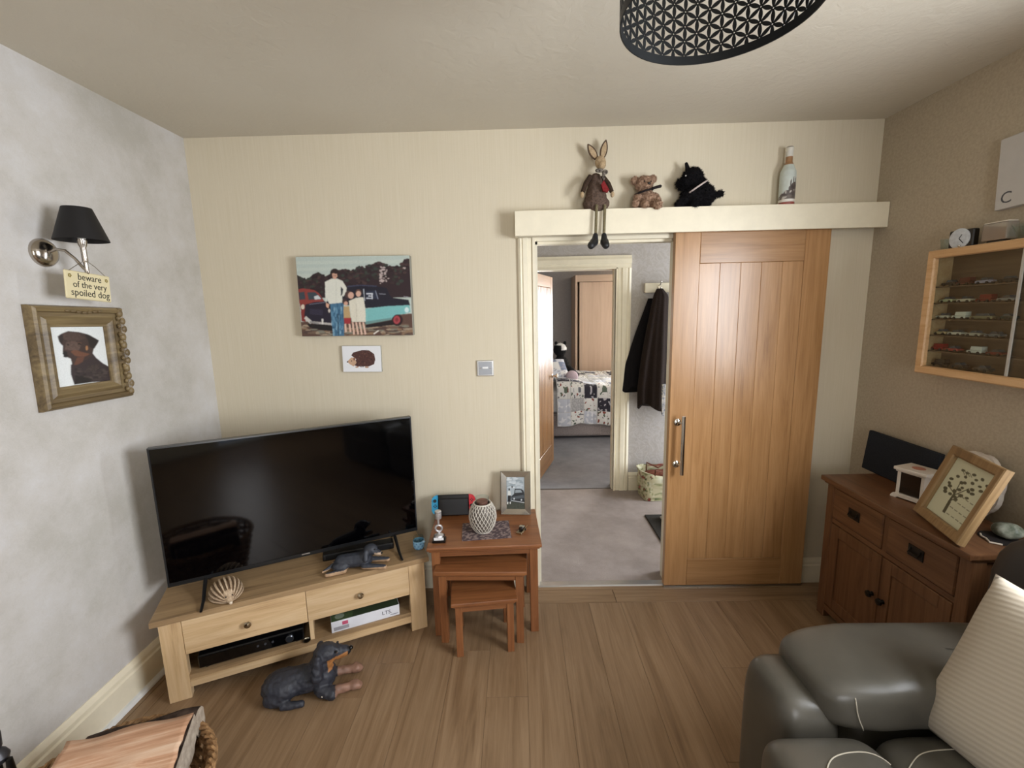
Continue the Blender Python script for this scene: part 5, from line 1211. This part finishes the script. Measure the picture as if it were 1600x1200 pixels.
def mat_cush():
    mt, nt, b = base('cream_ribbed_cotton', .9, 0, .1)
    wv = N(nt, 'ShaderNodeTexWave'); wv.inputs['Scale'].default_value = 24; wv.inputs['Distortion'].default_value = .8; wv.inputs['Detail'].default_value = 2
    nt.links.new(coords(nt, (1, 1, 1), (0, radians(14), 0)), wv.inputs['Vector']); wv.bands_direction = 'Z'
    nt.links.new(ramp(nt, wv.outputs[0], [(.1, '#b1a696'), (.9, '#b9af9f')]), b.inputs['Base Color']); bump(nt, b, wv.outputs[0], .22, .003); return mt
cu = pillow('cushion', .46, .46, .075, mat_cush(), (1.225, -1.60, .69), (radians(-24), 0, radians(-84)), 30, .05)
tag(cu, 'cream ribbed square cushion leaning on the grey leather sofa', 'cushion')

# ================================================================ LOG BASKET (bottom left)
bk = T('log_basket', 'round wicker log basket on the floor by the left wall', 'basket', (-1.165, -1.455, 0)); bk.scale = (1.09, 1.09, 1.0)
WK = fabric('brown_willow', '#5a3f28', '#8f6c48', 60, .6, .4)
b = B(); nst = 26
for j in range(15):
    z = .02+j*.0185; rr = .175+.07*(z/.30)**.8; ph = j % 2
    b.tube([(((rr+.006*(1 if (k//2+ph) % 2 else -1))*cos(2*pi*k/(nst*2)), (rr+.006*(1 if (k//2+ph) % 2 else -1))*sin(2*pi*k/(nst*2)), z)) for k in range(nst*2)], .0075, 6, True)
P('weave', b, WK, bk)
for k in range(nst): a = 2*pi*(k+.5)/nst; P('stake', B().tube([(.176*cos(a), .176*sin(a), .0), (.222*cos(a), .222*sin(a), .17), (.245*cos(a), .245*sin(a), .30)], .005, 5), WK, bk)
for s in range(3):
    P('rim_strand', B().tube([((.247+.008*cos(k*1.3+s*2.1))*cos(2*pi*k/110)*1.0, (.247+.008*cos(k*1.3+s*2.1))*sin(2*pi*k/110), .305+.008*sin(k*1.3+s*2.1)) for k in range(110)], .0062, 6, True), fabric('light_willow', '#6d5236', '#a58059', 60, .6, .4), bk)
P('bottom', B().lathe([(.172, .004), (.172, .014), (0, .014)], 30), WK, bk)
LOGIN = wood('split_log_face', '#9c7050', '#c79a7a', '#e6c9ae', 'x', .8, .8, .6)
BARK = fabric('rough_bark', '#2a201a', '#4f4037', 30, .9, 1.0)
ENDG = fabric('sawn_end_grain', '#9c8f80', '#b7aa9a', 50, .85, .5)
def log(name, label, loc, rot, ln, r, split=True, seed=1, col=None):
    t = T(name, label, 'log', loc, rot, 'split logs in the wicker basket')
    rnd = random.Random(seed); n = 18; R = []; off = [rnd.uniform(-.012, .012) for _ in range(n)]
    for i in range(13):
        x_ = -ln/2+ln*i/12; r2 = r*(1+.06*sin(i*.9+seed)); ring = []
        for k in range(n):
            a = pi*k/(n-1)+pi if split else 2*pi*k/n
            rr = r2+off[k]*(.6+.4*sin(i*.7+k)); ring.append((x_, rr*cos(a), rr*sin(a)+.0))
        R.append(ring)
    P('bark', B().rings(R), BARK, t)
    if split:
        b = B(); V_ = []; m_ = 9
        for i in range(25):
            x_ = -ln/2+ln*i/24; r2 = r*(1+.06*sin(i*.45+seed))
            V_.append([b._v((x_, r2*(2*k/(m_-1)-1), .004+.012*mnoise.noise(Vector((x_*7, k*.8, seed)))+.012*(1-(2*k/(m_-1)-1)**2))) for k in range(m_)])
        for i in range(24):
            for k in range(m_-1): b.bm.faces.new([V_[i][k], V_[i][k+1], V_[i+1][k+1], V_[i+1][k]])
        me = evalmesh(mesh(b, 'split_face', True, 60), [('SOLIDIFY', dict(thickness=.006))], 'split_face'); P('split_face', me, LOGIN, t, 'pale split wood face')
    rg = R[-1]
    for s, rg in ((1, R[-1]), (-1, R[0])):
        P('cut_end', B().rings([[(p[0]+s*.0008, p[1], p[2]) for p in rg], [(p[0]+s*.003, p[1]*.97, p[2]*.97) for p in rg]]), ENDG, t, smooth=False)
    return t
log('split_log', 'largest split log, pale cut face up, on top of the basket', (-1.165, -1.375, .355), (radians(14), radians(-2), radians(16)), .33, .085, True, 2)
log('split_log', 'dark barked log lying behind the pale split log, nearest the TV stand', (-1.185, -1.262, .315), (radians(30), radians(-2), radians(18)), .30, .040, False, 5)
log('split_log', 'lower log inside the basket under the pale split log', (-1.12, -1.52, .20), (radians(10), 0, radians(60)), .27, .07, True, 9)
ft = T('fireside_tool_stand', 'dark iron fireside companion stand at the bottom left photo edge', 'fireside tools', (-1.578, -1.335, 0))
P('base', B().lathe([(.072, 0), (.072, .012), (.02, .022), (.009, .03)], 24), IRON, ft)
P('pole', B().lathe([(.007, .03), (.007, .23), (.012, .24), (.012, .25), (.007, .26), (.007, .30)], 14), IRON, ft)
P('finial', B().lathe([(.010, .30), (.024, .31), (.028, .325), (.022, .34), (.012, .352), (.016, .36), (.018, .40), (.014, .425), (0, .43)], 18), plain('#3e3d40', .4, .5, 'pewter_iron'), ft)
tl_ = P('poker', B().tube([(.035, .0, .03), (.035, 0, .24)], .004, 8).lathe([(.008, .24), (.011, .27), (.008, .32), (0, .325)], 12, 'z', (.035, 0, 0)), IRON, ft)
